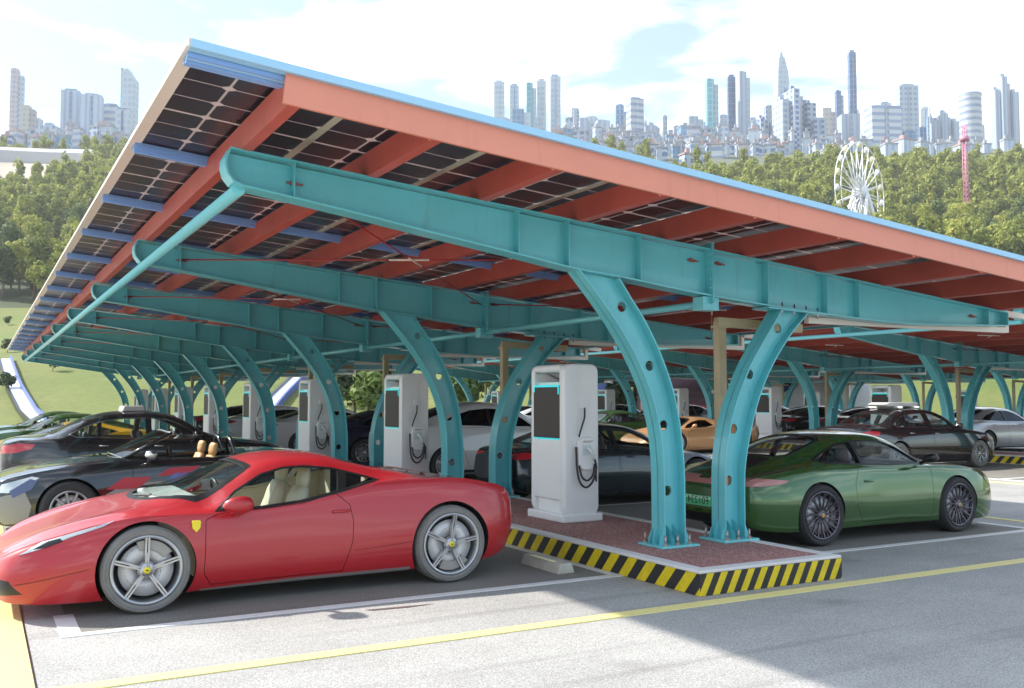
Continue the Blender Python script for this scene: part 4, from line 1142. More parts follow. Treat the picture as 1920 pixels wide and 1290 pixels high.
S_911 = dict(name='sports_coupe', W=1.852, x=(-.985, 3.505), paint=GREEN, cabin=(.12, 2.55, .25), n=84, glass_z=.82, rear_z=.86, cap=pmat('gold_cap', (.55, .32, .12), .4), alloy=ALLOY_DK, spin=.3, plate=(3.506, .50),
    zb=K(-.985, .26, -.94, .17, -.8, .13, 0, .14, .5, .16, 2.2, .17, 2.9, .18, 3.3, .22, 3.45, .30, 3.505, .42),
    yl=K(-.985, .38, -.94, .58, -.8, .74, -.4, .84, 0, .85, 1.2, .82, 2.2, .86, 2.8, .88, 3.2, .82, 3.43, .70, 3.505, .5),
    zm=K(-.985, .40, -.6, .42, 0, .48, 1.2, .46, 2.3, .55, 3.0, .56, 3.505, .58),
    ym=K(-.985, .46, -.94, .66, -.8, .79, -.4, .89, 0, .905, .6, .875, 1.4, .865, 2.0, .90, 2.5, .926, 2.9, .915, 3.2, .86, 3.42, .76, 3.505, .58),
    zs=K(-.985, .50, -.9, .60, -.7, .70, -.4, .775, -.1, .815, .3, .84, .8, .845, 1.3, .855, 1.9, .88, 2.3, .90, 2.7, .875, 3.1, .82, 3.3, .78, 3.43, .71, 3.505, .62),
    ys=K(-.985, .42, -.9, .66, -.7, .76, -.4, .82, 0, .83, .6, .815, 1.4, .80, 2.0, .80, 2.5, .82, 2.9, .81, 3.2, .76, 3.42, .68, 3.505, .52),
    zr=K(-.985, .52, -.9, .62, -.7, .73, -.4, .81, -.15, .845, .1, .86, .4, .875, .7, 1.02, .95, 1.145, 1.2, 1.195, 1.6, 1.20, 2.0, 1.14, 2.35, 1.03, 2.7, .93, 3.0, .86, 3.25, .80, 3.43, .73, 3.505, .64),
    yr=K(-.985, .26, -.9, .45, -.7, .58, -.4, .66, 0, .67, .4, .70, .7, .655, .95, .60, 1.3, .565, 1.8, .56, 2.3, .58, 2.7, .62, 3.2, .58, 3.505, .35),
    zt=K(-.985, .53, -.9, .60, -.7, .68, -.4, .75, -.1, .80, .12, .845, .3, .93, .55, 1.06, .8, 1.18, 1.05, 1.262, 1.35, 1.298, 1.7, 1.285, 2.1, 1.215, 2.5, 1.10, 2.8, 1.00, 3.1, .90, 3.3, .83, 3.43, .75, 3.505, .66),
    arches=[(0, .345, .372, 0), (2.45, .352, .382, 0)], wheels=[(0, .345, .235, .02), (2.45, .352, .295, .004)], rim='turbine',
    side_windows=[[(.58, .895), (.74, 1.00), (.90, 1.09), (1.10, 1.155), (1.35, 1.17), (1.62, 1.165), (1.60, .905), (1.2, .89)], [(1.66, 1.163), (1.90, 1.13), (2.15, 1.05), (2.36, .968), (2.2, .935), (1.64, .906)]],
    windshield=mirrored([(.16, 0), (.17, .3), (.23, .50), (.36, .63), (.45, .665), (.65, .625), (.88, .56), (.94, .50), (.90, .25), (.89, 0)]),
    rear_window=mirrored([(1.95, 0), (1.97, .38), (2.04, .46), (2.6, .50), (2.70, .42), (2.76, 0)]),
    window_trim=[[(.58, .895), (.74, 1.00), (.90, 1.09), (1.10, 1.155), (1.35, 1.17), (1.64, 1.165), (1.90, 1.13), (2.15, 1.05), (2.38, .968), (2.2, .935), (1.6, .905), (1.2, .89)]],
    doors=[[(.46, .80), (.47, .30), (.52, .22), (1.72, .23), (1.86, .45), (1.84, .70), (1.74, .86), (1.60, .893), (1.2, .876), (.52, .875)]],
    patches=[('b_pillar', [(1.595, .90), (1.645, .90), (1.665, 1.168), (1.615, 1.17)], 'y', BLACK, .002, True),
             ('headlight', [(-.93, .55), (-.90, .66), (-.78, .735), (-.66, .735), (-.62, .66), (-.72, .58), (-.84, .53)], 'y', LAMPIN, .005, True),
             ('tail_lamp', [(2.93, .765), (3.2, .79), (3.49, .80), (3.49, .71), (3.30, .705), (2.98, .735)], 'y', pmat('pinkish_tail_lamp', (.50, .20, .18), .15, coat=1), .005, True),
             ('lamp_bar', [(-.66, .70), (.66, .70), (.66, .755), (-.66, .755)], 'b', pmat('pinkish_tail_lamp', (.50, .20, .18), .15, coat=1), .004, False),
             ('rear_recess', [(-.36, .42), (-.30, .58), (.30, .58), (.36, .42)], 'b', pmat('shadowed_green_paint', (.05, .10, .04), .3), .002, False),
             ('rear_diffuser', [(-.70, .15), (-.72, .36), (.72, .36), (.70, .15)], 'b', BLACK, .004, False),
             ('engine_grille', [(2.78, -.42), (3.18, -.40), (3.18, .40), (2.78, .42)], 'z', BLACK, .003, False),
             ('front_intake', [(-.62, .18), (-.55, .33), (.55, .33), (.62, .18)], 'f', BLACK, .003, False),
             ('side_light', [(-.74, .52), (-.60, .525), (-.60, .50), (-.74, .495)], 'y', LAMPIN, .004, True)],
    inner=pmat('mauve_grey_lining', (.27, .24, .27), .6), seats=[(1.05, .36)], seat_mat=pmat('mauve_grey_leather', (.30, .26, .30), .5), seat_h=.76, lean=.24, dash=(.62, .90), mirror=(.66, .95, .82), handles=[(1.60, .70)], extra=plate_extra, mirror_mat=BLACK)

# --- four-door saloon
def sedan(paint, **kw):
    d = dict(name='saloon_car', W=1.87, x=(-.86, 4.07), paint=paint, cabin=(.35, 3.25, .28), n=72, glass_z=1.0, rear_z=1.02, tyre=RUBBER, alloy=ALLOY, spin=.2,
    zb=K(-.86, .35, -.80, .22, -.6, .17, 0, .17, 3, .17, 3.6, .22, 4.0, .34, 4.07, .45), yl=K(-.86, .40, -.8, .62, -.55, .80, 0, .86, 3, .86, 3.6, .82, 4.0, .70, 4.07, .55),
    zm=K(-.86, .48, 0, .55, 3, .60, 4.07, .62), ym=K(-.86, .5, -.8, .70, -.55, .85, 0, .93, 1.5, .925, 3, .935, 3.6, .89, 4.0, .76, 4.07, .62),
    zs=K(-.86, .62, -.78, .70, -.5, .79, 0, .87, .6, .915, 1.5, .93, 2.6, .965, 3.2, .985, 3.7, .985, 3.98, .93, 4.07, .84), ys=K(-.86, .45, -.78, .66, -.5, .79, 0, .86, .6, .875, 1.5, .87, 3.2, .86, 3.7, .81, 3.98, .72, 4.07, .58),
    zr=K(-.86, .66, -.78, .73, -.5, .83, 0, .91, .5, .975, .75, 1.03, 1.1, 1.235, 1.4, 1.345, 1.8, 1.385, 2.3, 1.37, 2.75, 1.29, 3.05, 1.16, 3.3, 1.055, 3.7, 1.02, 3.98, .96, 4.07, .87),
    yr=K(-.86, .25, -.78, .45, -.5, .60, 0, .68, .5, .74, .8, .75, 1.1, .69, 1.4, .62, 2.3, .60, 2.75, .62, 3.1, .68, 3.5, .66, 4.07, .4),
    zt=K(-.86, .67, -.78, .74, -.5, .85, 0, .945, .45, .995, .62, 1.04, .9, 1.20, 1.2, 1.37, 1.5, 1.45, 1.85, 1.475, 2.3, 1.46, 2.7, 1.37, 3.0, 1.25, 3.3, 1.10, 3.5, 1.05, 3.8, 1.035, 3.98, .99, 4.07, .90),
    arches=[(0, .34, .375, 0), (2.97, .34, .38, 0)], wheels=[(0, .335, .225, .02), (2.97, .335, .235, .02)], rim='vspoke',
    side_windows=[[(.88, .98), (1.05, 1.13), (1.25, 1.24), (1.45, 1.315), (1.72, 1.345), (1.72, .99), (1.4, .975)], [(1.80, 1.347), (2.2, 1.335), (2.52, 1.28), (2.56, 1.02), (1.80, .99)], [(2.60, 1.27), (2.80, 1.20), (3.02, 1.08), (2.92, 1.035), (2.60, 1.02)]],
    windshield=mirrored([(.58, 0), (.61, .4), (.74, .66), (.86, .71), (1.0, .69), (1.25, .61), (1.30, .53), (1.27, .25), (1.26, 0)]),
    rear_window=mirrored([(2.76, 0), (2.77, .45), (2.85, .54), (3.15, .60), (3.32, .54), (3.36, 0)]),
    window_trim=[[(.86, .98), (1.05, 1.13), (1.25, 1.24), (1.45, 1.315), (1.76, 1.347), (2.2, 1.335), (2.56, 1.28), (2.80, 1.20), (3.04, 1.08), (2.92, 1.035), (1.8, .99), (1.4, .975)]], trim_mat=CHROME,
    doors=[[(.66, .92), (.64, .45), (.80, .25), (1.72, .25), (1.74, .962), (1.4, .955)], [(1.77, .962), (1.76, .25), (2.45, .25), (2.58, .45), (2.72, .70), (2.80, .985)]],
    patches=[('b_pillar', [(1.71, .985), (1.81, .985), (1.81, 1.35), (1.71, 1.348)], 'y', BLACK, .002, True),
             ('headlight', [(-.80, .60), (-.74, .70), (-.45, .775), (-.30, .77), (-.42, .70), (-.65, .62)], 'y', LAMPIN, .005, True),
             ('tail_lamp', [(3.55, .93), (3.80, .95), (4.06, .90), (4.06, .78), (3.85, .79), (3.62, .85)], 'y', TAILRED, .005, True),
             ('front_grille', [(-.42, .38), (-.42, .62), (.42, .62), (.42, .38)], 'f', BLACK, .004, False),
             ('lower_grille', [(-.62, .20), (-.6, .32), (.6, .32), (.62, .20)], 'f', BLACK, .004, False),
             ('sill_trim', [(.42, .15), (.42, .20), (2.55, .20), (2.55, .15)], 'y', BLACK, .003, True)],
    seats=[(1.45, .38), (2.35, .38)], seat_h=.80, lean=.22, dash=(.95, 1.0), mirror=(.98, 1.03, .95), handles=[(1.60, .86), (2.50, .88)], handle_mat=CHROME)
    d.update(kw); return d

# --- open roadster with patterned flanks
def roadster_extra(root, B, sp):
    mb = MB(); W = .70                            # raked screen with its frame
    A_, B_ = [(.62, -W, .93), (.55, -.35, .96), (.53, 0, .965), (.55, .35, .96), (.62, W, .93)], [(1.22, -.60, 1.235), (1.17, -.3, 1.26), (1.15, 0, 1.265), (1.17, .3, 1.26), (1.22, .60, 1.235)]
    a, b_ = catmull(A_, 4), catmull(B_, 4); n = len(a)
    mb.add(a+b_, [(i, i+1, n+i+1, n+i) for i in range(n-1)], 0, True)
    mb.add([(x+.006, y, z+.004) for x, y, z in a+b_], [(n+i, n+i+1, i+1, i) for i in range(n-1)], 0, True)
    mb.build('windshield', GLASS_DK, root)
    fr = MB(); fr.tube([a[0], b_[0]], .022, 8); fr.tube([a[-1], b_[-1]], .022, 8); fr.tube(b_, .018, 8); fr.tube(a, .014, 8); fr.build('windshield_frame', BLACKP, root)
    hb = MB()
    for s_ in (-.36, .36): hb.tube(catmull([(2.05, s_-.2, .92), (2.02, s_-.16, 1.10), (2.01, s_, 1.16), (2.02, s_+.16, 1.10), (2.05, s_+.2, .92)], 4), .028, 8)
    hb.build('roll_hoop', BLACKP, root)
S_ROAD = dict(name='open_roadster', W=1.86, x=(-.88, 3.42), paint=BLACKP, cabin=(.7, 2.15, .30), inner=BLACK, n=72, glass_z=.80, tyre=RUBBER, alloy=ALLOY, spin=.1,
    zb=K(-.88, .30, -.8, .18, -.5, .14, 2.8, .16, 3.3, .26, 3.42, .4), yl=K(-.88, .42, -.8, .64, -.5, .80, 0, .85, 2.6, .86, 3.1, .78, 3.42, .5),
    zm=K(-.88, .45, 0, .52, 2.5, .58, 3.42, .6), ym=K(-.88, .52, -.8, .72, -.5, .85, 0, .925, 1.3, .91, 2.5, .93, 3.1, .83, 3.35, .72, 3.42, .58),
    zs=K(-.88, .58, -.78, .67, -.5, .76, 0, .84, .6, .885, 1.5, .90, 2.4, .93, 2.9, .92, 3.25, .89, 3.42, .80), ys=K(-.88, .46, -.78, .68, -.5, .78, 0, .84, 1.4, .84, 2.5, .84, 3.1, .76, 3.42, .54),
    zr=K(-.88, .61, -.78, .71, -.5, .80, 0, .875, .6, .93, 1.5, .915, 2.4, .965, 2.9, .955, 3.25, .91, 3.42, .83), yr=K(-.88, .25, -.78, .5, -.5, .6, .5, .7, 1.5, .76, 2.5, .70, 3.42, .4),
    zt=K(-.88, .62, -.78, .70, -.5, .79, 0, .87, .5, .945, .9, .95, 1.6, .93, 2.2, .97, 2.6, .985, 2.9, .97, 3.25, .92, 3.42, .85),
    arches=[(0, .34, .375, 0), (2.47, .34, .38, 0)], wheels=[(0, .34, .235, .015), (2.47, .34, .25, .015)], rim='ten', caliper=pmat('orange_caliper', (.7, .25, .03), .4),
    side_windows=[], open_top=mirrored([(.78, 0), (.80, .55), (.95, .70), (1.9, .70), (2.05, .6), (2.08, 0)]),
    doors=[[(.72, .84), (.70, .30), (.8, .22), (1.78, .24), (1.90, .5), (1.88, .87)]],
    patches=[('headlight', [(-.80, .56), (-.74, .66), (-.42, .75), (-.34, .73), (-.50, .62), (-.66, .56)], 'y', LAMPIN, .005, True),
             ('bumper_facet', [(-.84, .28), (-.80, .50), (-.50, .58), (-.42, .40), (-.46, .20), (-.7, .18)], 'y', pmat('grey_wrap', (.30, .29, .27), .4), .003, True),
             ('blue_facet', [(-.62, .50), (-.42, .60), (-.36, .70), (-.44, .72), (-.66, .58)], 'y', pmat('slate_blue_wrap', (.10, .13, .26), .35), .006, True),
             ('grey_flank', [(.42, .20), (.40, .50), (.62, .62), (1.5, .66), (2.06, .60), (2.06, .20)], 'y', pmat('grey_wrap', (.30, .29, .27), .4), .003, True),
             ('red_facet', [(.40, .56), (.60, .70), (.95, .70), (.78, .56)], 'y', pmat('red_wrap', (.50, .03, .045), .35), .006, True),
             ('navy_facet', [(.62, .46), (.78, .60), (1.20, .58), (1.02, .44)], 'y', pmat('navy_wrap', (.03, .03, .075), .35), .006, True),
             ('light_blue_facet', [(1.10, .62), (1.22, .74), (1.62, .76), (1.48, .60)], 'y', pmat('blue_wrap', (.10, .20, .50), .35), .006, True),
             ('crimson_facet', [(1.0, .70), (1.15, .80), (1.55, .82), (1.40, .72)], 'y', pmat('red_wrap', (.50, .03, .045), .35), .006, True),
             ('front_grille', [(-.5, .25), (-.45, .48), (.45, .48), (.5, .25)], 'f', BLACK, .004, False),
             ('tail_lamp', [(3.1, .86), (3.40, .84), (3.40, .76), (3.18, .78)], 'y', TAILRED, .005, True)],
    seats=[(1.42, .38)], seat_mat=TAN_LE, seat_h=.78, lean=.20, dash=(.98, .93), mirror=(.92, .97, .95), mirror_mat=CHROME, extra=roadster_extra)

# --- low orange wedge
def wedge_extra(root, B, sp): pass
S_WEDGE = dict(name='wedge_supercar', W=1.98, x=(-1.05, 3.6), paint=ORANGE, cabin=(.1, 1.9, .25), n=64, glass_z=.72, tyre=RUBBER, alloy=ALLOY, spin=.1, cap=None,
    zb=K(-1.05, .22, -.95, .12, 0, .11, 2.6, .13, 3.3, .22, 3.6, .42), yl=K(-1.05, .45, -.95, .70, -.5, .86, 0, .88, 2.6, .92, 3.3, .85, 3.6, .6),
    zm=K(-1.05, .30, 0, .42, 2.6, .52, 3.6, .56), ym=K(-1.05, .5, -.95, .76, -.5, .93, 0, .965, 1.2, .93, 2.62, .99, 3.2, .93, 3.6, .68),
    zs=K(-1.05, .36, -.9, .46, -.4, .64, 0, .73, .6, .74, 1.4, .80, 2.0, .90, 2.6, .92, 3.2, .90, 3.6, .78), ys=K(-1.05, .46, -.9, .70, -.4, .84, 0, .88, 1.4, .86, 2.6, .90, 3.2, .84, 3.6, .62),
    zr=K(-1.05, .38, -.9, .49, -.4, .68, 0, .77, .3, .80, .75, .96, 1.1, 1.06, 1.5, 1.05, 1.9, .99, 2.6, .95, 3.2, .92, 3.6, .80), yr=K(-1.05, .3, -.9, .5, -.4, .62, .3, .70, .8, .62, 1.2, .55, 1.9, .56, 2.6, .62, 3.6, .4),
    zt=K(-1.05, .38, -.9, .48, -.4, .64, -.1, .74, .3, .92, .8, 1.09, 1.15, 1.135, 1.5, 1.12, 2.0, 1.04, 2.6, .96, 3.2, .92, 3.6, .82),
    arches=[(0, .345, .375, 0), (2.62, .355, .385, 0)], wheels=[(0, .345, .25, .02), (2.62, .355, .30, .01)], rim='five',
    side_windows=[[(.42, .79), (.62, .90), (.85, .98), (1.15, 1.03), (1.40, 1.02), (1.55, .86), (1.2, .80)]],
    windshield=mirrored([(-.02, 0), (.02, .4), (.16, .60), (.34, .66), (.65, .58), (.86, .50), (.84, 0)]), glass=GLASS_DK,
    doors=[[(.45, .68), (.44, .26), (.5, .18), (1.5, .2), (1.62, .5), (1.55, .80), (.8, .755)]],
    patches=[('side_intake', [(1.62, .30), (1.80, .55), (2.1, .62), (2.18, .40), (1.9, .26)], 'y', BLACK, .003, True),
             ('headlight', [(-.86, .44), (-.62, .55), (-.50, .57), (-.60, .49), (-.80, .42)], 'y', LAMPIN, .004, True),
             ('engine_louvre', [(1.85, -.35), (2.7, -.30), (2.7, .30), (1.85, .35)], 'z', BLACK, .003, False),
             ('front_intake', [(-.75, .14), (-.7, .30), (.7, .30), (.75, .14)], 'f', BLACK, .003, False)],
    seats=[(.95, .36)], seat_h=.66, dash=(.42, .78), mirror=(.60, .86, .8))

# --- sloping fastback, also used for the pale saloons
def fastback(paint, **kw):
    d = dict(name='fastback_car', W=1.96, x=(-.92, 4.05), paint=paint, cabin=(.35, 3.3, .28), n=64, glass_z=.98, rear_z=1.0, glass=GLASS_DK, tyre=RUBBER, alloy=ALLOY, spin=.2,
    zb=K(-.92, .32, -.85, .2, -.6, .16, 3.2, .17, 3.8, .26, 4.05, .42), yl=K(-.92, .45, -.85, .68, -.5, .86, 0, .90, 3, .91, 3.7, .82, 4.05, .6),
    zm=K(-.92, .45, 0, .52, 3, .58, 4.05, .62), ym=K(-.92, .55, -.85, .76, -.5, .91, 0, .965, 1.5, .955, 3, .975, 3.6, .91, 4.0, .76, 4.05, .66),
    zs=K(-.92, .55, -.8, .68, -.4, .80, 0, .86, .8, .90, 2.0, .94, 3.0, .985, 3.6, 1.0, 3.95, .96, 4.05, .86), ys=K(-.92, .5, -.8, .72, -.4, .83, 0, .87, 1.5, .88, 3.0, .87, 3.6, .80, 4.05, .60),
    zr=K(-.92, .58, -.8, .72, -.4, .84, 0, .90, .5, .96, .8, 1.05, 1.15, 1.23, 1.5, 1.32, 2.0, 1.345, 2.5, 1.29, 3.0, 1.16, 3.4, 1.05, 3.95, .99, 4.05, .90), yr=K(-.92, .3, -.8, .5, -.4, .62, .5, .74, .8, .74, 1.2, .66, 2.0, .60, 3.0, .64, 3.6, .66, 4.05, .4),
    zt=K(-.92, .60, -.8, .72, -.4, .85, 0, .92, .4, .97, .8, 1.17, 1.2, 1.35, 1.6, 1.43, 2.0, 1.445, 2.5, 1.38, 3.0, 1.25, 3.4, 1.12, 3.7, 1.05, 3.95, 1.02, 4.05, .93),
    arches=[(0, .35, .38, 0), (2.96, .35, .385, 0)], wheels=[(0, .345, .24, .02), (2.96, .345, .25, .015)], rim='ten',
    side_windows=[[(.86, .97), (1.10, 1.13), (1.35, 1.24), (1.6, 1.30), (1.86, 1.31), (1.86, .98)], [(1.92, 1.31), (2.3, 1.28), (2.7, 1.18), (3.05, 1.05), (2.9, 1.02), (1.92, .985)]],
    windshield=mirrored([(.48, 0), (.52, .4), (.66, .64), (.84, .70), (1.15, .62), (1.34, .52), (1.30, 0)]),
    rear_window=mirrored([(2.45, 0), (2.5, .45), (2.6, .52), (3.35, .56), (3.45, .45), (3.48, 0)]),
    doors=[[(.66, .88), (.64, .45), (.80, .24), (1.86, .24), (1.89, .955), (1.2, .93)], [(1.92, .955), (1.92, .24), (2.44, .25), (2.56, .5), (2.74, .98)]],
    patches=[('b_pillar', [(1.85, .975), (1.93, .98), (1.93, 1.312), (1.85, 1.312)], 'y', BLACK, .002, True),
             ('headlight', [(-.84, .62), (-.78, .70), (-.46, .79), (-.40, .76), (-.62, .66)], 'y', LAMPIN, .005, True),
             ('tail_lamp', [(3.62, .93), (3.85, .97), (4.04, .94), (4.04, .84), (3.80, .86)], 'y', TAILRED, .005, True),
             ('tail_bar', [(-.7, .85), (-.7, .92), (.7, .92), (.7, .85)], 'b', TAILRED, .004, False),
             ('sill_trim', [(.42, .14), (.42, .20), (2.55, .20), (2.55, .14)], 'y', BLACK, .003, True),
             ('front_grille', [(-.6, .22), (-.55, .36), (.55, .36), (.6, .22)], 'f', BLACK, .004, False)],
    seats=[(1.45, .38), (2.35, .38)], seat_h=.80, dash=(.95, .98), mirror=(.95, 1.02, .9), handles=[(1.62, .85), (2.58, .88)])
    d.update(kw); return d

def scaled(sp, name, kx=1.0, kz=1.0, **kw):
    """another body of the same family: longer or taller"""
    d = dict(sp)
    fx = lambda v: v*kx
    for k in KEYS:
        d[k] = [(x*kx, (v if k[0] == 'y' else (v if k in ('zb',) else v*kz))) for x, v in sp[k]]
    d['x'] = (sp['x'][0]*kx, sp['x'][1]*kx)
    def P(pl): return [(x*kx, z*kz) for x, z in pl]
    def Z(pl): return [(x*kx, y) for x, y in pl]
    d['side_windows'] = [P(p) for p in sp['side_windows']]; d['doors'] = [P(p) for p in sp.get('doors', [])]; d['window_trim'] = [P(p) for p in sp.get('window_trim', [])]
    d['windshield'] = Z(sp['windshield']) if sp.get('windshield') else None
    if sp.get('rear_window'): d['rear_window'] = Z(sp['rear_window'])
    d['glass_z'] = sp['glass_z']*kz; d['rear_z'] = sp.get('rear_z', sp['glass_z'])*kz
    d['patches'] = [(n, P(p) if ax == 'y' else (Z(p) if ax == 'z' else [(y, z*kz) for y, z in p]), ax, m_, o, b) for n, p, ax, m_, o, b in sp['patches']]
    d['arches'] = [(a*kx, r, c, e) for a, r, c, e in sp['arches']]; d['wheels'] = [(a*kx, r, c, e) for a, r, c, e in sp['wheels']]
    d['seats'] = [(x*kx, y) for x, y in sp['seats']]; d['cabin'] = (sp['cabin'][0]*kx, sp['cabin'][1]*kx, sp['cabin'][2])
    if sp.get('dash'): d['dash'] = (sp['dash'][0]*kx, sp['dash'][1]*kz)
    if sp.get('mirror'): d['mirror'] = (sp['mirror'][0]*kx, sp['mirror'][1]*kz, sp['mirror'][2])
    d['handles'] = [(x*kx, z*kz) for x, z in sp.get('handles', [])]
    d['name'] = name; d.update(kw); return d

GRP_CAR = 'cars parked in the charging bays'
def place(root, x, yside, facing, W, label, cat='car', group=GRP_CAR):
    """x: front axle; yside: y of the flank that faces the camera; facing -1 looks to -X, +1 to +X"""
    root.location = (x, yside+W/2, 0); root.rotation_euler = (0, 0, 0 if facing < 0 else math.pi)
    tag(root, label, cat, group); return root
def again(src, paint_from=None, paint_to=None, name=None):
    c = copy_tree(src)
    if name: c.name = name
    if paint_from:
        cache = again.cache
        def rec(o):
            if o.type == 'MESH' and any(m == paint_from for m in o.data.materials):
                key = (o.data.name, paint_to.name)
                if key not in cache:
                    me = o.data.copy()
                    for i, m in enumerate(me.materials):
                        if m == paint_from: me.materials[i] = paint_to
                    cache[key] = me
                o.data = cache[key]
            for ch in o.children: rec(ch)
        rec(c)
    return c
again.cache = {}
red = place(make_car(S_RED), 1.20, 8.0, -1, 1.937, 'low red sports car with star spoke wheels and yellow wing shield, nearest the camera')
grn = place(make_car(S_911), 10.94, 7.86, 1, 1.852, 'glossy green coupe with black multi-spoke wheels, parked right of the striped kerb')
road = place(make_car(S_ROAD), 1.02, 12.85, -1, 1.86, 'black open roadster with tan seats and red, grey and blue flank graphics')
sed = make_car(sedan(BLACKP, spin=.1))
place(sed, 4.42, 17.75, 1, 1.87, 'black saloon with chrome window trim and red tail lamp, parked behind the open roadster')
coupe = make_car(scaled(fastback(DKGREEN), 'fastback_coupe', .83, .90, side_glass=GLASS, glass=GLASS, alloy=ALLOY_DK, rim='ten'))
place(coupe, 10.5, 12.38, 1, 1.96, 'dark green fastback coupe with red tail lamp behind the nearest charging post')
suv = make_car(scaled(fastback(WHITEP), 'crossover_car', 1.0, 1.13, rim='five', alloy=ALLOY))
place(suv, 11.35, 17.68, 1, 1.96, 'white crossover with dark windows and five-spoke wheels, seen between the second pair of columns')
tes = make_car(fastback(WHITEP))
def T(x, y, f, paint, label, src=None, base=None, W=1.96, name=None):
    o = again(src or tes, base or WHITEP, paint, name) if paint else again(src or tes, name=name)
    return place(o, x, y, f, W, label)
place(tes, 11.4, 27.9, 1, 1.96, 'white fastback saloon between the third and fourth charging posts')
T(11.4, 22.6, 1, NAVYP, 'navy blue fastback saloon with silver ten-spoke wheel behind the second charging post')
T(11.4, 33.0, 1, None, 'white fastback saloon half hidden behind the fourth charging post')
T(11.4, 38.0, 1, BLACKP, 'dark fastback at the far end of the first row, right of its charging posts')
yel = again(red, RED, YELLOWP, 'sports_car'); place(yel, .8, 22.9, -1, 1.937, 'yellow sports car at the left edge behind the black saloon')
g2 = place(again(grn, name='sports_coupe'), .9, 27.9, -1, 1.852, 'green coupe in the first row seen over the yellow car at the left edge')
g3 = place(again(grn, name='sports_coupe'), .9, 33.0, -1, 1.852, 'farther green coupe at the far left, against the grass bank')
# second row, left side of its island
sb = make_car(sedan(BROWNP, spin=.5, tyre=RUBBER_GREY)); place(sb, 21.72, 15.0, 1, 1.87, 'black saloon with roof box and silver wheels parked beyond the green coupe on the right')
def roof_box(parent):
    mb = MB(); mb.prism([(1.55, 1.50), (1.45, 1.56), (1.50, 1.60), (2.5, 1.60), (2.65, 1.56), (2.6, 1.50)], 'y', -.28, .28); mb.box((1.7, -.5, 1.455), (1.74, .5, 1.51)); mb.box((2.3, -.5, 1.45), (2.34, .5, 1.51))
    bevel_obj(fixn(mb.build('roof_box', pmat('pale_roof_box', (.62, .60, .56), .4), parent)), .02, 2)
roof_box(sb)
mb = MB(); mb.prism([(1.75, 1.46), (1.78, 1.56), (2.12, 1.56), (2.15, 1.46)], 'y', -.33, .33); bevel_obj(fixn(mb.build('roof_sign', pmat('grey_roof_sign', (.45, .42, .40), .4), sed)), .02, 2)
lam = place(make_car(S_WEDGE), 18.6, 22.9, -1, 1.98, 'low orange wedge-shaped supercar seen between the two nearest columns')
place(again(grn, name='sports_coupe'), 18.0, 26.6, -1, 1.852, 'green coupe in the middle distance above the dark green fastback')
T(30.2, 25.6, 1, BLACKP, 'black fastback just right of the second island, behind the saloon with the roof box', name='fastback_car')
T(22.2, 33.0, 1, None, 'white fastback beyond the orange supercar', name='fastback_car')
T(18.9, 36.5, -1, TEALP, 'pale teal car in the second row seen left of the nearest charging post', name='fastback_car')
T(18.9, 41.0, -1, None, 'white car near the far end of the second row', name='fastback_car')
T(30.3, 18.6, 1, SILVERP, 'silver fastback right of the second island at the right edge', name='fastback_car')
T(30.4, 23.0, 1, BROWNP, 'dark car behind the silver fastback at the right edge', name='fastback_car')
T(30.2, 28.2, 1, None, 'white car beyond the second island, behind the black saloon', name='fastback_car')
T(30.0, 33.2, 1, BLACKP, 'black fastback beyond the second island in the far bays', name='fastback_car')
T(29.5, 38.0, 1, BROWNP, 'brown-black fastback in the far bays of the second row', name='fastback_car')
T(37.0, 30.5, -1, None, 'white car in front of the farthest island', name='fastback_car')
T(37.0, 40.0, -1, BLACKP, 'black car in front of the farthest island', name='fastback_car')
# ------------------------------------------------------------------ background: trees, skyline, park
rng = random.Random(11); nr = np.random.RandomState(5)
def leaf_mat(name, c1, c2):
    m, t, b = nodemat(name)
    oi = t.nodes.new('ShaderNodeObjectInfo'); g = t.nodes.new('ShaderNodeNewGeometry').outputs['Position']
    n1 = noisen(t, g, .55, 3, .6); c = mixc(t, mapr(t, n1, .35, .65, 0, 1), c1, c2)
    h = t.nodes.new('ShaderNodeHueSaturation'); t.links.new(c, h.inputs['Color'])
    t.links.new(mapr(t, oi.outputs['Random'], 0, 1, .60, 1.35), h.inputs['Value']); t.links.new(mapr(t, oi.outputs['Random'], 0, 1, .515, .485), h.inputs['Hue'])
    t.links.new(h.outputs[0], b.inputs['Base Color']); b.inputs['Roughness'].default_value = .75
    tl = t.nodes.new('ShaderNodeBsdfTranslucent'); t.links.new(h.outputs[0], tl.inputs['Color'])
    mx_ = t.nodes.new('ShaderNodeMixShader'); mx_.inputs[0].default_value = .35
    t.links.new(b.outputs[0], mx_.inputs[1]); t.links.new(tl.outputs[0], mx_.inputs[2]); t.links.new(mx_.outputs[0], t.nodes['Material Output'].inputs[0])
    return m
LEAF = leaf_mat('leaves', (0.175, 0.225, 0.030), (0.43, 0.43, 0.09))
LEAF_DK = leaf_mat('dark_leaves', (0.03, 0.055, 0.022), (0.06, 0.10, 0.035))
BARK = pmat('bark', (0.13, 0.10, 0.07), .9)
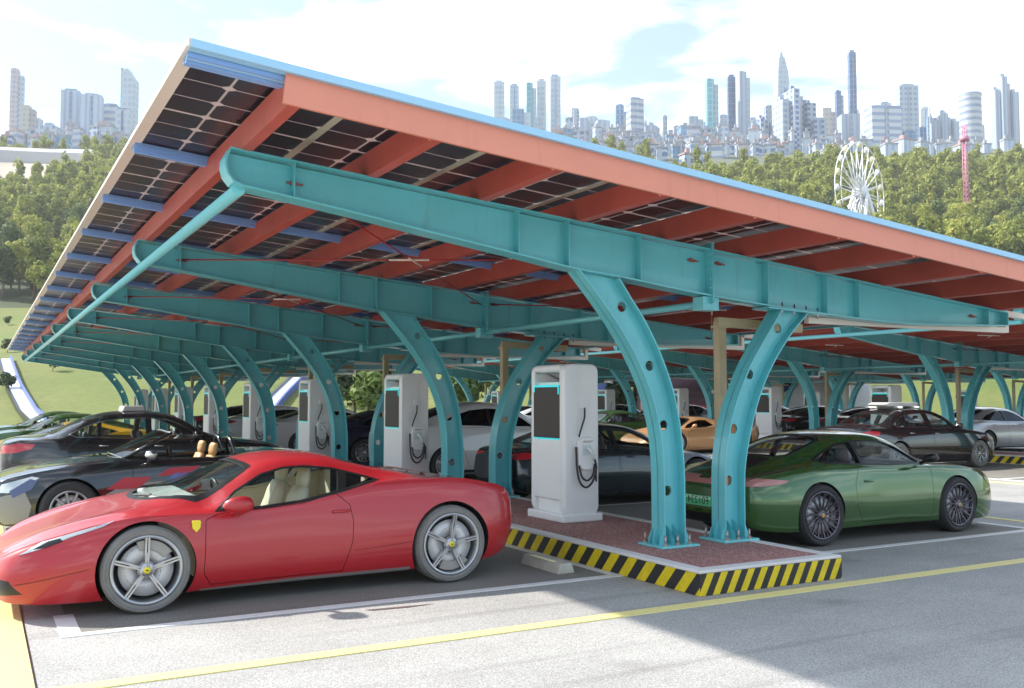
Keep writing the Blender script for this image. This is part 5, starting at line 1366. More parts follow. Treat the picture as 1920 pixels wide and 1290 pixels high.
def crown_arrays(seed, H, Wd, nl, leaf):
    r_ = np.random.RandomState(seed); blobs = []
    nb = 11
    for i in range(nb):
        t = (i+.5)/nb; zc = H*(.34+.56*t); rad = Wd*.5*math.sin(math.pi*(.18+.75*t))**.8*.62
        a = r_.rand()*6.28; d = rad*(.15+.75*r_.rand()); blobs.append((d*math.cos(a), d*math.sin(a), zc, Wd*(.16+.12*r_.rand()), H*(.09+.06*r_.rand())))
    V = []
    for k in range(nl):
        b = blobs[r_.randint(nb)]; v = r_.normal(size=3); v /= np.linalg.norm(v); rr = .72+.34*r_.rand()
        c = np.array([b[0]+v[0]*b[3]*rr, b[1]+v[1]*b[3]*rr, b[2]+v[2]*b[4]*rr*1.15])
        n = v+r_.normal(size=3)*.5; n /= np.linalg.norm(n)
        u = np.cross(n, r_.normal(size=3)); u /= np.linalg.norm(u); w = np.cross(n, u); s = leaf*(.6+.8*r_.rand())
        V += [c-u*s-w*s*.6, c+u*s-w*s*.5, c+u*s*.8+w*s*.6, c-u*s*.7+w*s*.7]
    return np.array(V)
def make_tree(name, seed, H, Wd, nl, leaf, mat):
    root = empty(name, (0, 0, 0)); V = crown_arrays(seed, H, Wd, nl, leaf)
    mb = MB(); mb.v = [tuple(map(float, q)) for q in V]; n = len(V)//4
    mb.f = [[4*i, 4*i+1, 4*i+2, 4*i+3] for i in range(n)]; mb.m = [0]*n; mb.sm = [False]*n
    mb.build('crown', mat, root)
    r_ = random.Random(seed); tr = MB()
    tr.tube([(0, 0, -.6), (.05, .02, H*.2), (-.04, .08, H*.45), (.05, 0, H*.8)], [H*.026, H*.02, H*.014, H*.004], 7)
    for k in range(7):
        a = r_.random()*6.28; z = H*(.28+.07*k); L_ = Wd*(.34-.02*k); tr.tube([(0, 0, z), (L_*.5*math.cos(a), L_*.5*math.sin(a), z+H*.07), (L_*math.cos(a), L_*math.sin(a), z+H*.16)], [H*.01, H*.006, H*.002], 5)
    tr.build('trunk', BARK, root)
    return root
VAR = [('tree', 1, 8.6, 6.2, 1000, .25), ('tree', 2, 10.0, 5.6, 1100, .25), ('tree', 3, 7.4, 6.6, 1000, .26), ('tree', 4, 10.8, 5.0, 1100, .24), ('tree', 5, 8.2, 7.4, 1150, .26)]
protos = [make_tree(*v, LEAF) for v in VAR]; used = [False]*6
LEAF_DG = leaf_mat('deep_green_leaves', (0.07, 0.11, 0.032), (0.15, 0.20, 0.055))
protos.append(make_tree('tree', 9, 10.5, 5.4, 1100, .24, LEAF_DG))
def px_of(p):
    v = np.array([p.x, p.y, p.z-CAM_H]); z = float(v @ FD); return 960+FPX*float(v @ RT)/z, 645-FPX*float(v @ UP)/z
def roof_edge(x):                                 # highest image row still clear of the roof at column x
    if x < 355: return 71+(355-x)*1.705
    return 71+(x-355)*.2635
cands = []; hidden = []
D = 176.0
while D < 440:
    step = 4.1+max(0, D-200)*.014
    for i in range(-80, 90):
        lat = i*step+rng.uniform(-.42, .42)*step; d = D+rng.uniform(-.45, .45)*step
        x = 960+FPX*lat/d
        if x < -60 or x > 1990: continue
        p = terr(lat, d); px, py = px_of(p+Vector((0, 0, 8.5)))
        if py > roof_edge(px)+35 or 330 <= px <= 1230:
            if -200 < px < 2000 and rng.random() < .62: hidden.append((d, lat, p))
            continue
        if lat < -172 and 332 < d < 420 and x < 150: continue
        if -130 < lat < -88 and 196 < d < 236: continue
        if 220 < d < 248 and abs(px-1613) < 75: continue
        if 205 < d < 248 and abs(px-1613) < 75 and py < 392: continue
        if x > 330 and d > (378 if x < 1540 else 392)+rng.uniform(-8, 8): continue
        if 245 < d < 264 and abs(px-1812) < 14: continue
        if px < 330 or px > 1230: cands.append((d, lat, p))
    D += step
cands.sort(key=lambda c: c[0])
for k, (d, lat, p) in enumerate(cands[:300]):
    v = 5 if rng.random() < .17 else rng.randrange(5); o = protos[v] if not used[v] else copy_tree(protos[v]); used[v] = True
    s = rng.uniform(.68, 1.32); o.location = p; o.rotation_euler = (0, 0, rng.random()*6.28); o.scale = (s, s, s*rng.uniform(.9, 1.15))
    tag(o, 'deep green leafy tree among the lighter woods on the hillside' if v == 5 else 'light green leafy tree among the woods on the hillside below the skyline', 'tree', 'deep green trees on the hillside' if v == 5 else 'trees on the hillside')
big = [crown_arrays(20+i, *(VAR[i][2:4]), 330, .42) for i in range(5)]
Vs = []
for d, lat, p in cands[300:]+hidden:
    a = rng.random()*6.28; s = rng.uniform(.8, 1.2); q = big[rng.randrange(5)]*s; q = q if d < 1e9 else q
    ca, sa = math.cos(a), math.sin(a); Vs.append(np.stack([q[:, 0]*ca-q[:, 1]*sa+p.x, q[:, 0]*sa+q[:, 1]*ca+p.y, q[:, 2]+p.z], 1))
print('TREES', len(cands))
if Vs:
    V = np.concatenate(Vs); n = len(V)//4; me = bpy.data.meshes.new('far_woods'); me.vertices.add(len(V)); me.vertices.foreach_set('co', V.astype(np.float32).ravel())
    me.loops.add(4*n); me.loops.foreach_set('vertex_index', np.arange(4*n, dtype=np.int32)); me.polygons.add(n); me.polygons.foreach_set('loop_start', np.arange(0, 4*n, 4, dtype=np.int32)); me.polygons.foreach_set('loop_total', np.full(n, 4, dtype=np.int32))
    me.materials.append(LEAF); me.update(); me.validate(); o = bpy.data.objects.new('far_woods', me); link(o); tag(o, 'far pale green woods on the hill below the towers', 'woods', kind='stuff')
# dark trees at the foot of the bank
dk = make_tree('shrub_tree', 31, 4.6, 4.4, 1500, .17, LEAF_DK); first = True
for i, (px, D_, s, lab) in enumerate([(665, 61, 1.0, 'dark broad shrub tree below the grass bank, left of the close pair'), (712, 63, 1.1, 'dark broad shrub tree below the grass bank, right of the close pair'),
                            (640, 67, .9, 'smaller dark shrub tree behind the second rain pipe'), (1160, 62, .8, 'dark leafy shrub tree beside the blue glass kiosk')]):
    o = dk if first else copy_tree(dk); first = False; lat = (px-960)/FPX*D_; o.location = terr(lat, D_); o.scale = (s, s, s*.82); o.rotation_euler = (0, 0, i*1.7); tag(o, lab, 'tree', 'dark shrub trees at the foot of the bank')
LEAF_MD = leaf_mat('mid_leaves', (0.07, 0.12, 0.03), (0.15, 0.22, 0.05))
pl = make_tree('leafy_shrub', 41, 3.4, 3.2, 700, .16, LEAF_MD); first = True
for i, (px, D_) in enumerate([(868, 61), (885, 64), (690, 58), (1148, 66)]):
    o = pl if first else copy_tree(pl); first = False; lat = (px-960)/FPX*D_; o.location = terr(lat, D_); o.rotation_euler = (0, 0, i*2.1)
    tag(o, ['light green shrub between the far columns, left one', 'light green shrub between the far columns, right one', 'light green shrub in front of the dark trees', 'light green shrub by the blue kiosk'][i], 'shrub', 'light shrubs beyond the car park')
bs = make_tree('low_bush', 51, 1.5, 1.9, 350, .09, LEAF_DK); first = True
for i, (px, py, D_) in enumerate([(12, 560, 150), (13, 632, 100), (14, 715, 74), (100, 690, 84)]):
    o = bs if first else copy_tree(bs); first = False; lat = (px-960)/FPX*D_; o.location = terr(lat, D_); o.rotation_euler = (0, 0, i*1.1)
    tag(o, 'low dark bush on the open grass bank', 'bush', 'low bushes on the grass bank')

# ---- paths on the bank
PATHW = pmat('white_path', (0.72, 0.73, 0.76), .5); PATHB = pmat('blue_path_edge', (0.10, 0.14, 0.50), .4)
def ribbon(name, pts, w):
    """pts: (column, distance)"""
    A = [(Vector((LV*((px-960)/FPX*D_)+DV*D_)), D_, (px-960)/FPX*D_) for px, D_ in pts]
    root = empty(name, terr(A[0][2], A[0][1]))
    def strip(nm, e0, e1, lift, mat):
        mb = MB(); vs = []; dense = catmull([(a[2], a[1]) for a in A], 8)
        for i, (la, d_) in enumerate(dense):
            for e in (e0, e1): q = terr(la+e, d_)-root.location; vs.append((q.x, q.y, q.z+lift))
        n = len(dense); top = [(2*i, 2*i+1, 2*i+3, 2*i+2) for i in range(n-1)]
        o_ = len(vs); vs += [(x, y, z-lift-.2) for x, y, z in vs]
        side = [(2*i+2, o_+2*i+2, o_+2*i, 2*i) for i in range(n-1)]+[(2*i+1, o_+2*i+1, o_+2*i+3, 2*i+3) for i in range(n-1)]
        mb.add(vs, top+side, 0, False); return mb.build(nm, mat, root)
    strip('deck', -w/2, w/2, .25, PATHW); strip('edge', w/2, w/2+.16, .55, PATHB); strip('edge', -w/2-.16, -w/2, .40, BLACK)
    return root
tag(ribbon('raised_path', [(8, 92), (17, 82), (28, 74), (45, 67), (62, 61), (75, 57)], .95), 'narrow white raised path with blue edge winding down the grass bank at far left', 'path', 'white paths on the bank')
tag(ribbon('raised_path', [(590, 86), (560, 78), (525, 70), (500, 64)], .95), 'white raised path seen between the second and third charging posts', 'path', 'white paths on the bank')

# ---- buildings beyond the second row
HALLW = pmat('white_hall_wall', (0.70, 0.69, 0.72), .4, noise=(.6, .05)); HALLB = pmat('blue_hall_glass', (0.035, 0.05, 0.22), .15, coat=.6); STAND = pmat('purple_brown_seating', (0.12, 0.07, 0.09), .7, noise=(2, .3)); STANDR = pmat('red_seating', (0.42, 0.06, 0.09), .6, noise=(3, .3))
def local(px, D_):
    o = DV*D_+LV*((px-960)/FPX*D_); return o
hall = empty('exhibition_hall', terr((1560-960)/FPX*60, 60)+Vector((0, 0, -.4)), YAW-R(90)+R(12), label='white hall with large dark blue glass triangle behind the second row of columns', cat='hall')
mb = MB(); mb.box((-3.4, 0, 0), (2.6, 6, 4.3)); mb.build('wall', HALLW, hall)
mb = MB(); mb.prism([(-3.3, 2.2), (-3.3, 4.2), (-.8, 4.2)], 'y', -.12, 0); mb.build('glass_triangle', HALLB, hall)
mb = MB(); mb.tube([(-3.3, -.15, 2.1), (-.7, -.15, 4.25)], .05, 6); mb.build('slanted_mullion', HALLW, hall)
mb = MB(); mb.lathe([(.0005, 0), (.42, 0), (.42, 3.7), (.0005, 3.7)], 20, 'z'); o = fixn(mb.build('round_column', WHITE, hall)); o.location = (.4, -.6, 0)
mb = MB(); mb.box((-3.6, -.5, 4.3), (2.9, 6.2, 4.5)); mb.build('roof', HALLW, hall)
for i in range(3):
    mb = MB(); mb.tube([(1.0+i*.5, -.1, 3.2-i*.3), (1.5+i*.5, -.1, 3.9-i*.1)], .03, 6); mb.build('truss_bar', pmat('grey_truss', (.35, .33, .36), .4), hall)
kio = empty('glass_kiosk', terr((1105-960)/FPX*62, 62), YAW-R(90), label='blue glass kiosk with white slanted roof left of the nearest left-hand column', cat='kiosk')
mb = MB(); mb.box((-1.2, 0, 0), (1.2, 2.4, 2.3)); mb.build('glass_wall', pmat('mid_blue_glass', (.09, .14, .42), .15, coat=.5), kio)
mb = MB(); mb.prism([(-1.5, 3.0), (1.5, 2.2), (1.5, 2.36), (-1.5, 3.16)], 'y', -.3, 2.6); fixn(mb.build('roof', HALLW, kio))
mb = MB(); mb.box((-1.3, -.08, 0), (-1.2, .1, 3.0)); mb.build('corner_post', HALLW, kio)
st = empty('grandstand', terr((1290-960)/FPX*62, 62), YAW-R(90), label='grandstand of dark purple-brown rows with red front rows between the middle columns', cat='grandstand')
mb = MB(); 
for i in range(7): mb.box((-2.8, .6+i*.55, 0), (2.8, .6+(i+1)*.55, .95+i*.30))
mb.build('upper_rows', STAND, st)
mb = MB()
for i in range(2): mb.box((-2.8, -.2+i*.4, 0), (2.8, -.2+(i+1)*.4, .55+i*.22))
mb.build('front_rows', STANDR, st)
mb = MB(); mb.box((-3.0, 4.4, 0), (3.0, 4.6, 3.6)); mb.build('back_wall', pmat('dark_navy_wall', (.02, .02, .04), .5), st)

# ---- left background: arena and pavilion
ar = empty('arena', terr(-200, 372), YAW-R(90), label='pale curved arena and its sandy forecourt at the far left below the city', cat='arena')
def A_(la, d_, lift=0): q = terr(la, d_)-ar.location; a = -(YAW-R(90)); return (q.x*math.cos(a)-q.y*math.sin(a), q.x*math.sin(a)+q.y*math.cos(a), q.z+lift)
mb = MB(); gl_, gd = np.linspace(-262, -172, 10), np.linspace(338, 412, 8)
vs = [A_(a, b, .5) for b in gd for a in gl_]; mb.add(vs, [(j*10+i, j*10+i+1, (j+1)*10+i+1, (j+1)*10+i) for j in range(7) for i in range(9)], 0, True)
mb.build('forecourt', pmat('sandy_forecourt', (.42, .35, .28), .9, noise=(.05, .2)), ar)
mb = MB(); P_ = []
for k in range(25):
    a = math.pi*(.02+.96*k/24); P_.append((-212+36*math.cos(a), 400+14*math.sin(a)))
for (w0, w1, z0, z1) in ((0, .6, 0, 5.5),):
    vs = []
    for la, d_ in P_: vs += [A_(la, d_, z0), A_(la, d_, z1)]
    mb.add(vs, [(2*i, 2*i+2, 2*i+3, 2*i+1) for i in range(24)], 0, True)
    vs2 = []
    for la, d_ in P_: vs2 += [A_(la, d_+6, z1+.5), A_(la, d_, z1)]
    mb.add(vs2, [(2*i, 2*i+2, 2*i+3, 2*i+1) for i in range(24)], 0, True)
mb.build('curved_wall', pmat('pale_arena_wall', (.45, .44, .45), .6), ar)
pv = empty('pavilion', terr(-106, 214), YAW-R(90)-R(28), label='long low pavilion with dark striped solar roof among the trees at the left edge', cat='pavilion')
mb = MB(); mb.box((-9, 0, -2), (9, 5, 3)); mb.build('wall', HALLW, pv)
mb = MB(); mb.prism([(-.6, 3.0), (5.6, 5.0), (5.6, 5.2), (-.6, 3.2)], 'x', -9.5, 9.5); fixn(mb.build('solar_roof', pmat('dark_solar_roof', (.03, .04, .08), .3), pv))
for i in range(9):
    mb = MB(); x = -8.6+i*2.15; mb.prism([(-.62, 3.22), (5.62, 5.22), (5.62, 5.34), (-.62, 3.34)], 'x', x, x+.28); fixn(mb.build('roof_stripe', HALLW, pv))
mb = MB(); mb.box((-9.6, -5, -1.6), (12, -.6, .6)); mb.build('terrace', pmat('pale_terrace', (.5, .48, .46), .8), pv)

# ---- skyline
def tower_mat(name, wall, glass, fz=3.6, fx=3.2, wz=.5, wx=.6, rough=.45):
    m, t, b = nodemat(name)
    tcn = t.nodes.new('ShaderNodeTexCoord'); sp = t.nodes.new('ShaderNodeSeparateXYZ'); t.links.new(tcn.outputs['Object'], sp.inputs[0])
    nn = t.nodes.new('ShaderNodeSeparateXYZ'); t.links.new(tcn.outputs['Normal'], nn.inputs[0])
    side = mathn(t, 'GREATER_THAN', mathn(t, 'ABSOLUTE', nn.outputs[0]), .7); up = mathn(t, 'GREATER_THAN', mathn(t, 'ABSOLUTE', nn.outputs[2]), .7)
    u = mathn(t, 'ADD', mathn(t, 'MULTIPLY', side, sp.outputs[1]), mathn(t, 'MULTIPLY', mathn(t, 'SUBTRACT', 1, side), sp.outputs[0]))
    a = mathn(t, 'LESS_THAN', mathn(t, 'FRACT', mathn(t, 'DIVIDE', sp.outputs[2], fz)), wz); c_ = mathn(t, 'LESS_THAN', mathn(t, 'FRACT', mathn(t, 'DIVIDE', u, fx)), wx)
    w = mathn(t, 'MULTIPLY', mathn(t, 'MULTIPLY', a, c_), mathn(t, 'SUBTRACT', 1, up))
    fl = t.nodes.new('ShaderNodeTexWhiteNoise'); cmb = t.nodes.new('ShaderNodeCombineXYZ')
    t.links.new(mathn(t, 'FLOOR', mathn(t, 'DIVIDE', sp.outputs[2], fz)), cmb.inputs[2]); t.links.new(mathn(t, 'FLOOR', mathn(t, 'DIVIDE', u, fx)), cmb.inputs[0]); t.links.new(cmb.outputs[0], fl.inputs[0])
    g2 = mixc(t, mathn(t, 'MULTIPLY', fl.outputs[0], .5), glass, tuple(min(1, x*1.5+.05) for x in glass))
    oi = t.nodes.new('ShaderNodeObjectInfo'); h = t.nodes.new('ShaderNodeHueSaturation'); t.links.new(mixc(t, w, wall, g2), h.inputs['Color']); t.links.new(mapr(t, oi.outputs['Random'], 0, 1, .68, .92), h.inputs['Value'])
    t.links.new(h.outputs[0], b.inputs['Base Color']); b.inputs['Roughness'].default_value = rough
    return m
TM = {'white': tower_mat('white_tower', (.52, .57, .63), (.20, .31, .47)), 'beige': tower_mat('beige_tower', (.62, .56, .49), (.36, .34, .36), 3.4, 2.8, .45, .5), 'pink': tower_mat('pinkish_tower', (.55, .48, .50), (.30, .27, .33), 3.4, 2.4),
      'blue': tower_mat('blue_glass_tower', (.30, .44, .58), (.12, .25, .44), 3.8, 3.0, .75, .8, .2), 'dark': tower_mat('dark_glass_tower', (.16, .24, .38), (.06, .11, .24), 3.8, 2.6, .8, .8, .2), 'cyan': tower_mat('cyan_glass_tower', (.30, .56, .60), (.10, .36, .42), 4, 3.2, .8, .8, .2),
      'pale': tower_mat('pale_blue_tower', (.58, .63, .68), (.36, .46, .56), 3.8, 3, .6, .7), 'stripe': tower_mat('striped_tower', (.62, .65, .69), (.24, .31, .44), 4.2, 60, .45, 1.1), 'rib': tower_mat('ribbed_tower', (.54, .60, .69), (.30, .40, .55), 60, 3.4, 1.1, .4), 'grid': tower_mat('gridded_apartments', (.50, .56, .65), (.09, .16, .33), 3.3, 4.2, .6, .55)}
def tower(px, w, ytop, D_, mat, kind, lab, dpt=.8, yaw=0.0, ms=None):
    W_ = w/FPX*D_; top = at(px, ytop, D_); g0 = terr((px-960)/FPX*D_, D_); H = top.z-g0.z+3
    root = empty('tower_block' if kind != 'round' else 'round_tower', (g0.x, g0.y, g0.z-3), YAW-R(90)+yaw+math.atan2(-(px-960), FPX)*0, label=lab, cat='tower', group='towers of the skyline')
    M = TM[mat]; M2 = TM[ms] if ms else M; d = W_*dpt; h = W_/2
    if kind == 'slab':
        mb = MB(); mb.box((-h, -d/2, 0), (h, d/2, H*.97)); mb.build('shaft', M, root)
        mb = MB(); mb.box((-h*.6, -d*.3, H*.97), (h*.6, d*.3, H)); mb.build('roof_plant', M2, root)
        mb = MB(); mb.box((-h*.12, -d/2-.5, 4), (h*.12, -d/2, H*.94)); mb.build('glass_spine', M2, root)
    elif kind == 'two':
        mb = MB(); mb.box((-h, -d/2, 0), (h*.25, d/2, H)); mb.build('shaft', M, root)
        mb = MB(); mb.box((h*.25, -d*.35, 0), (h, d*.5, H*.93)); mb.build('wing', M2, root)
        mb = MB(); mb.box((-h*.8, -d*.2, H), (-h*.1, d*.2, H*1.02)); mb.build('roof_plant', M, root)
    elif kind == 'spire':
        mb = MB(); n = 8
        for (z0, z1, a, b_) in ((0, H*.55, 1, 1), (H*.55, H*.8, .95, .78), (H*.8, H*.92, .75, .45), (H*.92, H, .32, .03)):
            vs = [(-h*a, -d/2*a, z0), (h*a, -d/2*a, z0), (h*a, d/2*a, z0), (-h*a, d/2*a, z0), (-h*b_, -d/2*b_, z1), (h*b_, -d/2*b_, z1), (h*b_, d/2*b_, z1), (-h*b_, d/2*b_, z1)]
            mb.add(vs, [(0, 3, 2, 1), (4, 5, 6, 7), (0, 1, 5, 4), (1, 2, 6, 5), (2, 3, 7, 6), (3, 0, 4, 7)])
        mb.build('shaft', M, root)
        mb = MB(); mb.box((h*.05, -d/2-.6, 4), (h*.9, -d/2, H*.62)); mb.build('glass_face', M2, root)
    elif kind == 'wedge':
        mb = MB(); mb.prism([(-h, 0), (h, 0), (h, H*.86), (-h*.2, H), (-h, H*.97)], 'y', -d/2, d/2); fixn(mb.build('shaft', M, root))
        mb = MB(); mb.box((-h-1, -d*.35, 0), (-h, d*.35, H*1.01)); mb.build('fin', M2, root)
    elif kind == 'round':
        mb = MB(); mb.lathe([(.01, 0), (h, 0), (h, H*.95), (.01, H*.95)], 28, 'z', smooth=False); fixn(mb.build('shaft', M, root))
        mb = MB(); mb.lathe([(.01, H*.95), (h*1.04, H*.95), (h*1.04, H*.985), (.01, H*.985)], 28, 'z', smooth=False); fixn(mb.build('crown_ring', pmat('pink_roof_ring', (.62, .28, .30), .5) if ms == 'pinkring' else M, root))
    elif kind == 'cluster':
        for i, (a, b_, hh, dy) in enumerate(((-1, -.55, .82, 0), (-.5, -.1, .97, -.25), (-.05, .4, .90, .05), (.45, 1, .78, -.2), (.1, .3, 1.0, .2))):
            mb = MB(); mb.box((h*a, d*(-.4+dy), 0), (h*b_, d*(.4+dy), H*hh)); mb.build('wing', M if i % 2 else M2, root)
            mb = MB(); mb.box((h*(a*.8+b_*.2), d*(-.1+dy), H*hh), (h*(a*.2+b_*.8), d*(.1+dy), H*hh+3)); mb.build('roof_plant', M, root)
    return root
TW = [(17, 22, 132, 640, 'pink', 'two', 'tall slim pinkish grey tower at the far left of the skyline', .8, .3, 'white'),
 (41, 22, 200, 600, 'beige', 'two', 'beige tower with red-brown stripe beside the tall pinkish one at far left', .8, .2, 'pink'), (58, 14, 222, 620, 'rib', 'slab', 'short pale ribbed tower at far left', .9, 0, 'beige'),
 (120, 33, 168, 560, 'rib', 'slab', 'broad white slab with blue glass edge, left one of the twin slabs', .6, .25, 'blue'), (160, 38, 177, 555, 'rib', 'slab', 'broad white slab with blue glass edge, right one of the twin slabs', .6, .25, 'blue'),
 (196, 27, 195, 575, 'stripe', 'slab', 'white office tower with horizontal bands right of the twin slabs', .8, .1, 'stripe'), (232, 25, 131, 590, 'pale', 'wedge', 'tall cyan glass tower with slanted top near the left roof edge', .8, 0, 'cyan'), (222, 26, 205, 540, 'pale', 'slab', 'lower pale tower in front of the slanted glass tower', .8, 0, 'dark'),
 (80, 40, 238, 520, 'white', 'slab', 'low wide white office block at far left', .7, 0, 'white'),
 (935, 20, 152, 700, 'pale', 'slab', 'first of five hazy pale towers above the roof edge, from left', .8, .1, 'pale'), (964, 17, 158, 690, 'pale', 'slab', 'second of five hazy pale towers above the roof edge, from left', .8, .1, 'blue'),
 (997, 19, 158, 670, 'cyan', 'two', 'cyan glass tower among the five above the roof edge', .8, 0, 'pale'), (1016, 17, 149, 680, 'pale', 'slab', 'fourth of five hazy pale towers above the roof edge, from left', .8, 0, 'pale'), (1041, 20, 141, 700, 'pale', 'slab', 'tallest and rightmost of the five hazy pale towers', .8, .2, 'white'),
 (978, 34, 208, 640, 'blue', 'two', 'lower blue block at the foot of the five hazy towers', .8, 0, 'pale'), (1101, 26, 224, 620, 'rib', 'two', 'ribbed grey tower left of the round-topped white tower', .8, 0, 'pale'), (1132, 24, 226, 610, 'rib', 'slab', 'second ribbed grey tower left of the round-topped white tower', .8, .2, 'white'),
 (1165, 15, 196, 640, 'blue', 'slab', 'narrow blue tower just left of the banded white tower', .8, 0, 'white'), (1194, 27, 184, 620, 'stripe', 'slab', 'white tower with dark bands and pale cap in mid skyline', .8, .3, 'stripe'), (1224, 22, 236, 600, 'rib', 'slab', 'low ribbed tower right of the banded white tower', .8, 0, 'pale'),
 (1251, 8, 216, 680, 'white', 'slab', 'very thin white tower in mid skyline', .8, 0, 'white'), (1276, 18, 236, 640, 'pale', 'slab', 'short pale tower left of the two ribbed blocks', .8, 0, 'pale'), (1309, 28, 221, 600, 'rib', 'two', 'grey ribbed block left of the cyan tower', .8, 0, 'pale'),
 (1341, 22, 151, 640, 'cyan', 'two', 'tall bright cyan glass tower right of centre', .8, 0, 'white'), (1362, 14, 215, 600, 'pale', 'slab', 'short pale tower right of the cyan tower', .8, 0, 'pale'), (1378, 14, 141, 650, 'dark', 'slab', 'dark slim half of the tall twin towers', .8, 0, 'dark'), (1401, 22, 137, 640, 'rib', 'two', 'light half of the tall twin towers', .8, .2, 'pale'),
 (1436, 46, 226, 580, 'grid', 'cluster', 'blue-grey apartment block with dense balconies', .6, .2, 'grid'), (1450, 16, 198, 620, 'grid', 'slab', 'narrow gridded tower behind the apartment block', .8, 0, 'white'), (1474, 26, 93, 700, 'pale', 'spire', 'tall tapering tower with pointed top and blue face', .8, .2, 'blue'),
 (1494, 66, 172, 570, 'grid', 'cluster', 'large stepped white residential tower cluster', .7, .3, 'white'), (1544, 22, 222, 560, 'grid', 'slab', 'mid-height tower right of the stepped residential cluster', .8, 0, 'blue'), (1562, 26, 205, 640, 'beige', 'two', 'beige and purple tower left of the needle tower', .8, 0, 'pink'), (1584, 14, 172, 650, 'dark', 'two', 'narrow dark-edged tower left of the needle tower', .8, 0, 'white'),
 (1609, 13, 94, 690, 'dark', 'slab', 'dark blue needle slab, tallest tower on the right', .9, 0, 'blue'), (1600, 34, 215, 600, 'rib', 'slab', 'pale block at the foot of the dark needle tower', .8, 0, 'white'), (1665, 58, 200, 560, 'stripe', 'slab', 'wide white building with a rooftop sign frame', .6, .1, 'white'),
 (1712, 36, 160, 640, 'white', 'slab', 'tall very pale tower behind the wide white building', .7, 0, 'white'), (1714, 22, 246, 560, 'blue', 'slab', 'low blue glass block below the pale tower', .8, 0, 'dark'), (1782, 44, 215, 640, 'rib', 'cluster', 'faint white tower group left of the round tower', .7, 0, 'rib'), (1833, 40, 176, 600, 'stripe', 'round', 'round white tower with pink roof ring', .8, 0, 'pinkring'),
 (1896, 42, 145, 660, 'rib', 'cluster', 'tall white ribbed twin towers at the right edge', .7, 0, 'rib'), (1740, 12, 238, 600, 'dark', 'slab', 'small dark tower right of the low blue glass block', .8, 0, 'blue')]
for t_ in TW: 
    try: tower(*t_[:7], dpt=t_[7], yaw=t_[8], ms=t_[9] if t_[9] != 'pinkring' else None)
    except KeyError as e: print('tower', e)
rs2 = random.Random(4)
for i in range(78):
    z_ = i % 13
    px = rs2.uniform(1050, 1600) if z_ < 8 else (rs2.uniform(1600, 1920) if z_ < 11 else (rs2.uniform(0, 250) if z_ == 11 else rs2.uniform(905, 1050)))
    yt = rs2.triangular(188, 262, 245) if px > 300 else rs2.uniform(225, 262)
    if 905 < px < 1050: yt = rs2.uniform(200, 235)
    o = tower(px, rs2.uniform(8, 20), yt, rs2.uniform(640, 900), rs2.choice(['pale', 'blue', 'grid', 'rib', 'pale', 'white', 'dark', 'beige']), rs2.choice(['slab', 'two', 'slab', 'cluster']), 'hazy mid-height block filling the skyline behind the taller towers', .8, rs2.uniform(-.4, .4), rs2.choice(['pale', 'blue', 'white']))
    o['group'] = 'hazy filler blocks of the skyline'
keys = ['white', 'grid', 'grid', 'pale', 'pink', 'grid', 'blue', 'stripe']
lowb = []
for i in range(7):
    mb = MB(); r0 = rng.random(); mb.box((-.5, -.4, 0), (.5, .4, 1)); lowb.append((i, mb))
RF = pmat('grey_flat_roof', (.33, .34, .37), .8); RFR = pmat('pinkish_roof', (.40, .28, .27), .8)
def low_block(px, ytop, D_, w, mat, i):
    top = at(px, ytop, D_); g0 = terr((px-960)/FPX*D_, D_); H = max(7, top.z-g0.z+2); W_ = w/FPX*D_; d = W_*rng.uniform(.6, 1)
    root = empty('low_apartment_block', (g0.x, g0.y, g0.z-2), YAW-R(90)+rng.uniform(-.5, .5), label='low pale block in the dense district at the foot of the towers', cat='building', group='low blocks below the skyline')
    mb = MB(); mb.box((-W_/2, -d/2, 0), (W_/2, d/2, H)); mb.build('wall', TM[mat], root)
    mb = MB(); mb.box((-W_/2-.3, -d/2-.3, H), (W_/2+.3, d/2+.3, H+.7)); mb.box((-W_*.2, -d*.2, H+.7), (W_*.1, d*.15, H+3)); mb.build('roof', RFR if i % 5 == 0 else RF, root)
for i in range(165):
    px = rng.uniform(1035, 1600); D_ = rng.uniform(398, 600); yb = 294-(D_-455)*.28 if D_ > 455 else 294+(455-D_)*.33; low_block(px, yb-rng.uniform(-3, 22), D_, rng.uniform(9, 26), rng.choice(keys), i)
for i in range(34):
    px = rng.uniform(0, 245); D_ = rng.uniform(460, 560); yb = 272-(D_-460)*.2; low_block(px, yb-rng.uniform(0, 20), D_, rng.uniform(9, 24), rng.choice(keys), i)
for i in range(24):
    px = rng.uniform(1600, 1920); D_ = rng.uniform(470, 560); low_block(px, 285-rng.uniform(0, 22), D_, rng.uniform(12, 30), 'rib', i)

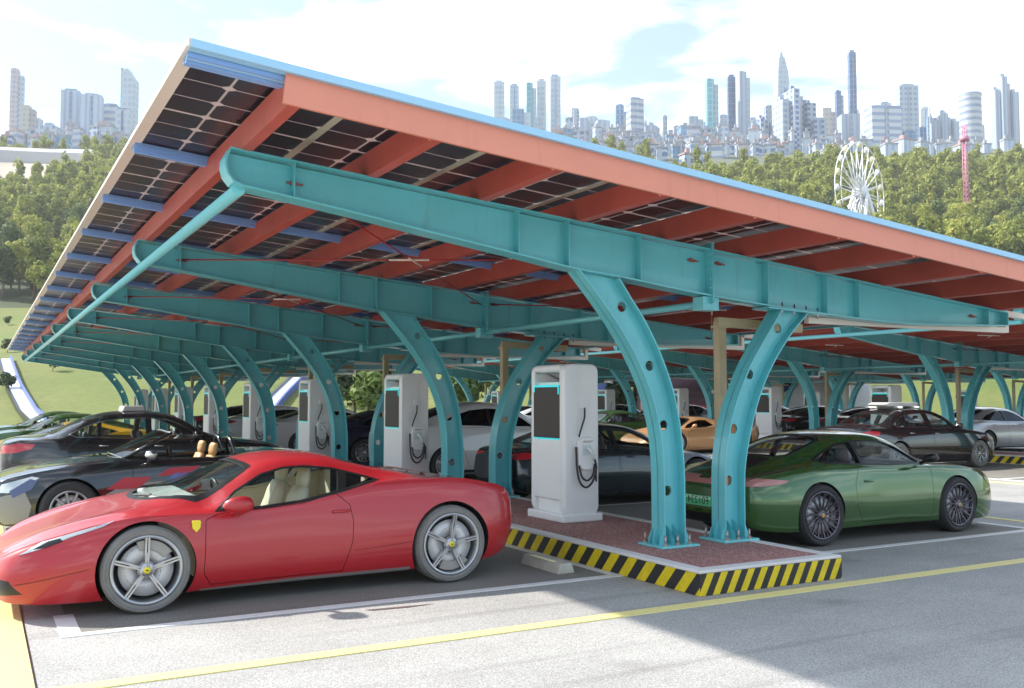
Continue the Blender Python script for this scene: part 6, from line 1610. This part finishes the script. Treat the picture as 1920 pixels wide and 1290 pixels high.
# ---- ferris wheel and drop tower in the park
fw = empty('ferris_wheel', at(1613, 362, 246), YAW-R(90)+R(46), label='white ferris wheel with yellow cabins rising above the trees on the right', cat='ferris wheel')
FWM = pmat('white_steel', (.85, .85, .86), .4); Rw = 13.0
mb = MB()
for dy in (-.8, .8):
    mb.tube([(Rw*math.cos(2*math.pi*k/48), dy, Rw*math.sin(2*math.pi*k/48)) for k in range(48)], .13, 6, closed=True)
mb.build('rim', FWM, fw)
mb = MB()
for k in range(20):
    a = 2*math.pi*k/20; mb.tube([(.6*math.cos(a), -.8, .6*math.sin(a)), (Rw*math.cos(a), -.8, Rw*math.sin(a))], [.22, .10], 5); mb.tube([(.6*math.cos(a), .8, .6*math.sin(a)), (Rw*math.cos(a), .8, Rw*math.sin(a))], [.22, .10], 5)
mb.build('spokes', FWM, fw); mb = MB(); mb.lathe([(.01, -1.6), (1.5, -1.6), (1.5, 1.6), (.01, 1.6)], 20, 'y'); fixn(mb.build('hub', FWM, fw))
for k in range(20):
    a = 2*math.pi*k/20; mb = MB(); mb.lathe([(.05, -1.0), (.55, -.8), (.62, 0), (.4, .6), (.05, .8)], 10, 'z'); o = mb.build('cabin', pmat('yellow_cabin', (.82, .74, .45), .4) if k % 2 else FWM, fw); o.location = (Rw*1.03*math.cos(a), 0, Rw*1.03*math.sin(a)-.5)
for s_ in (-1, 1):
    for x in (-9, 9): mb = MB(); mb.tube([(0, s_*1.8, 0), (x*.7, s_*3.5, -15)], .45, 8); mb.build('support_leg', FWM, fw)
dt = empty('drop_tower', at(1812, 380, 262), 0, label='slender pink lattice drop tower above the trees on the right', cat='drop tower')
mb = MB(); hh = (380-232)/FPX*262
for x, y in ((-.45, -.45), (.45, -.45), (.45, .45), (-.45, .45)): mb.tube([(x, y, -8), (x, y, hh)], .12, 6)
for k in range(22):
    z = -6+k*(hh+6)/22; mb.tube([(-.45, -.45, z), (.45, -.45, z+1.4), (.45, .45, z), (-.45, .45, z+1.4), (-.45, -.45, z)], .07, 4)
mb.build('mast', pmat('pink_steel', (.62, .22, .34), .4), dt); mb = MB(); mb.lathe([(.01, 0), (1.2, 0), (1.2, 1.2), (.01, 1.2)], 14, 'z'); o = fixn(mb.build('seat_ring', pmat('pink_steel', (.62, .22, .34), .4), dt)); o.location = (0, 0, hh*.8)

# ---- the air between the car park and the city
hz = MB(); hz.box((-900, -60, -1.5), (1500, 1000, 300)); ho = hz.build('haze', pmat('air_haze', (1, 1, 1)))
tag(ho, kind='stuff'); hm = bpy.data.materials.new('haze_volume'); hm.use_nodes = True; ht = hm.node_tree; ht.nodes.clear()
hv = ht.nodes.new('ShaderNodeVolumePrincipled'); hv.inputs['Color'].default_value = (.97, .985, 1, 1); hv.inputs['Density'].default_value = 0.00030; hv.inputs['Anisotropy'].default_value = .1
ht.links.new(hv.outputs[0], ht.nodes.new('ShaderNodeOutputMaterial').inputs['Volume']); ho.data.materials.clear(); ho.data.materials.append(hm)
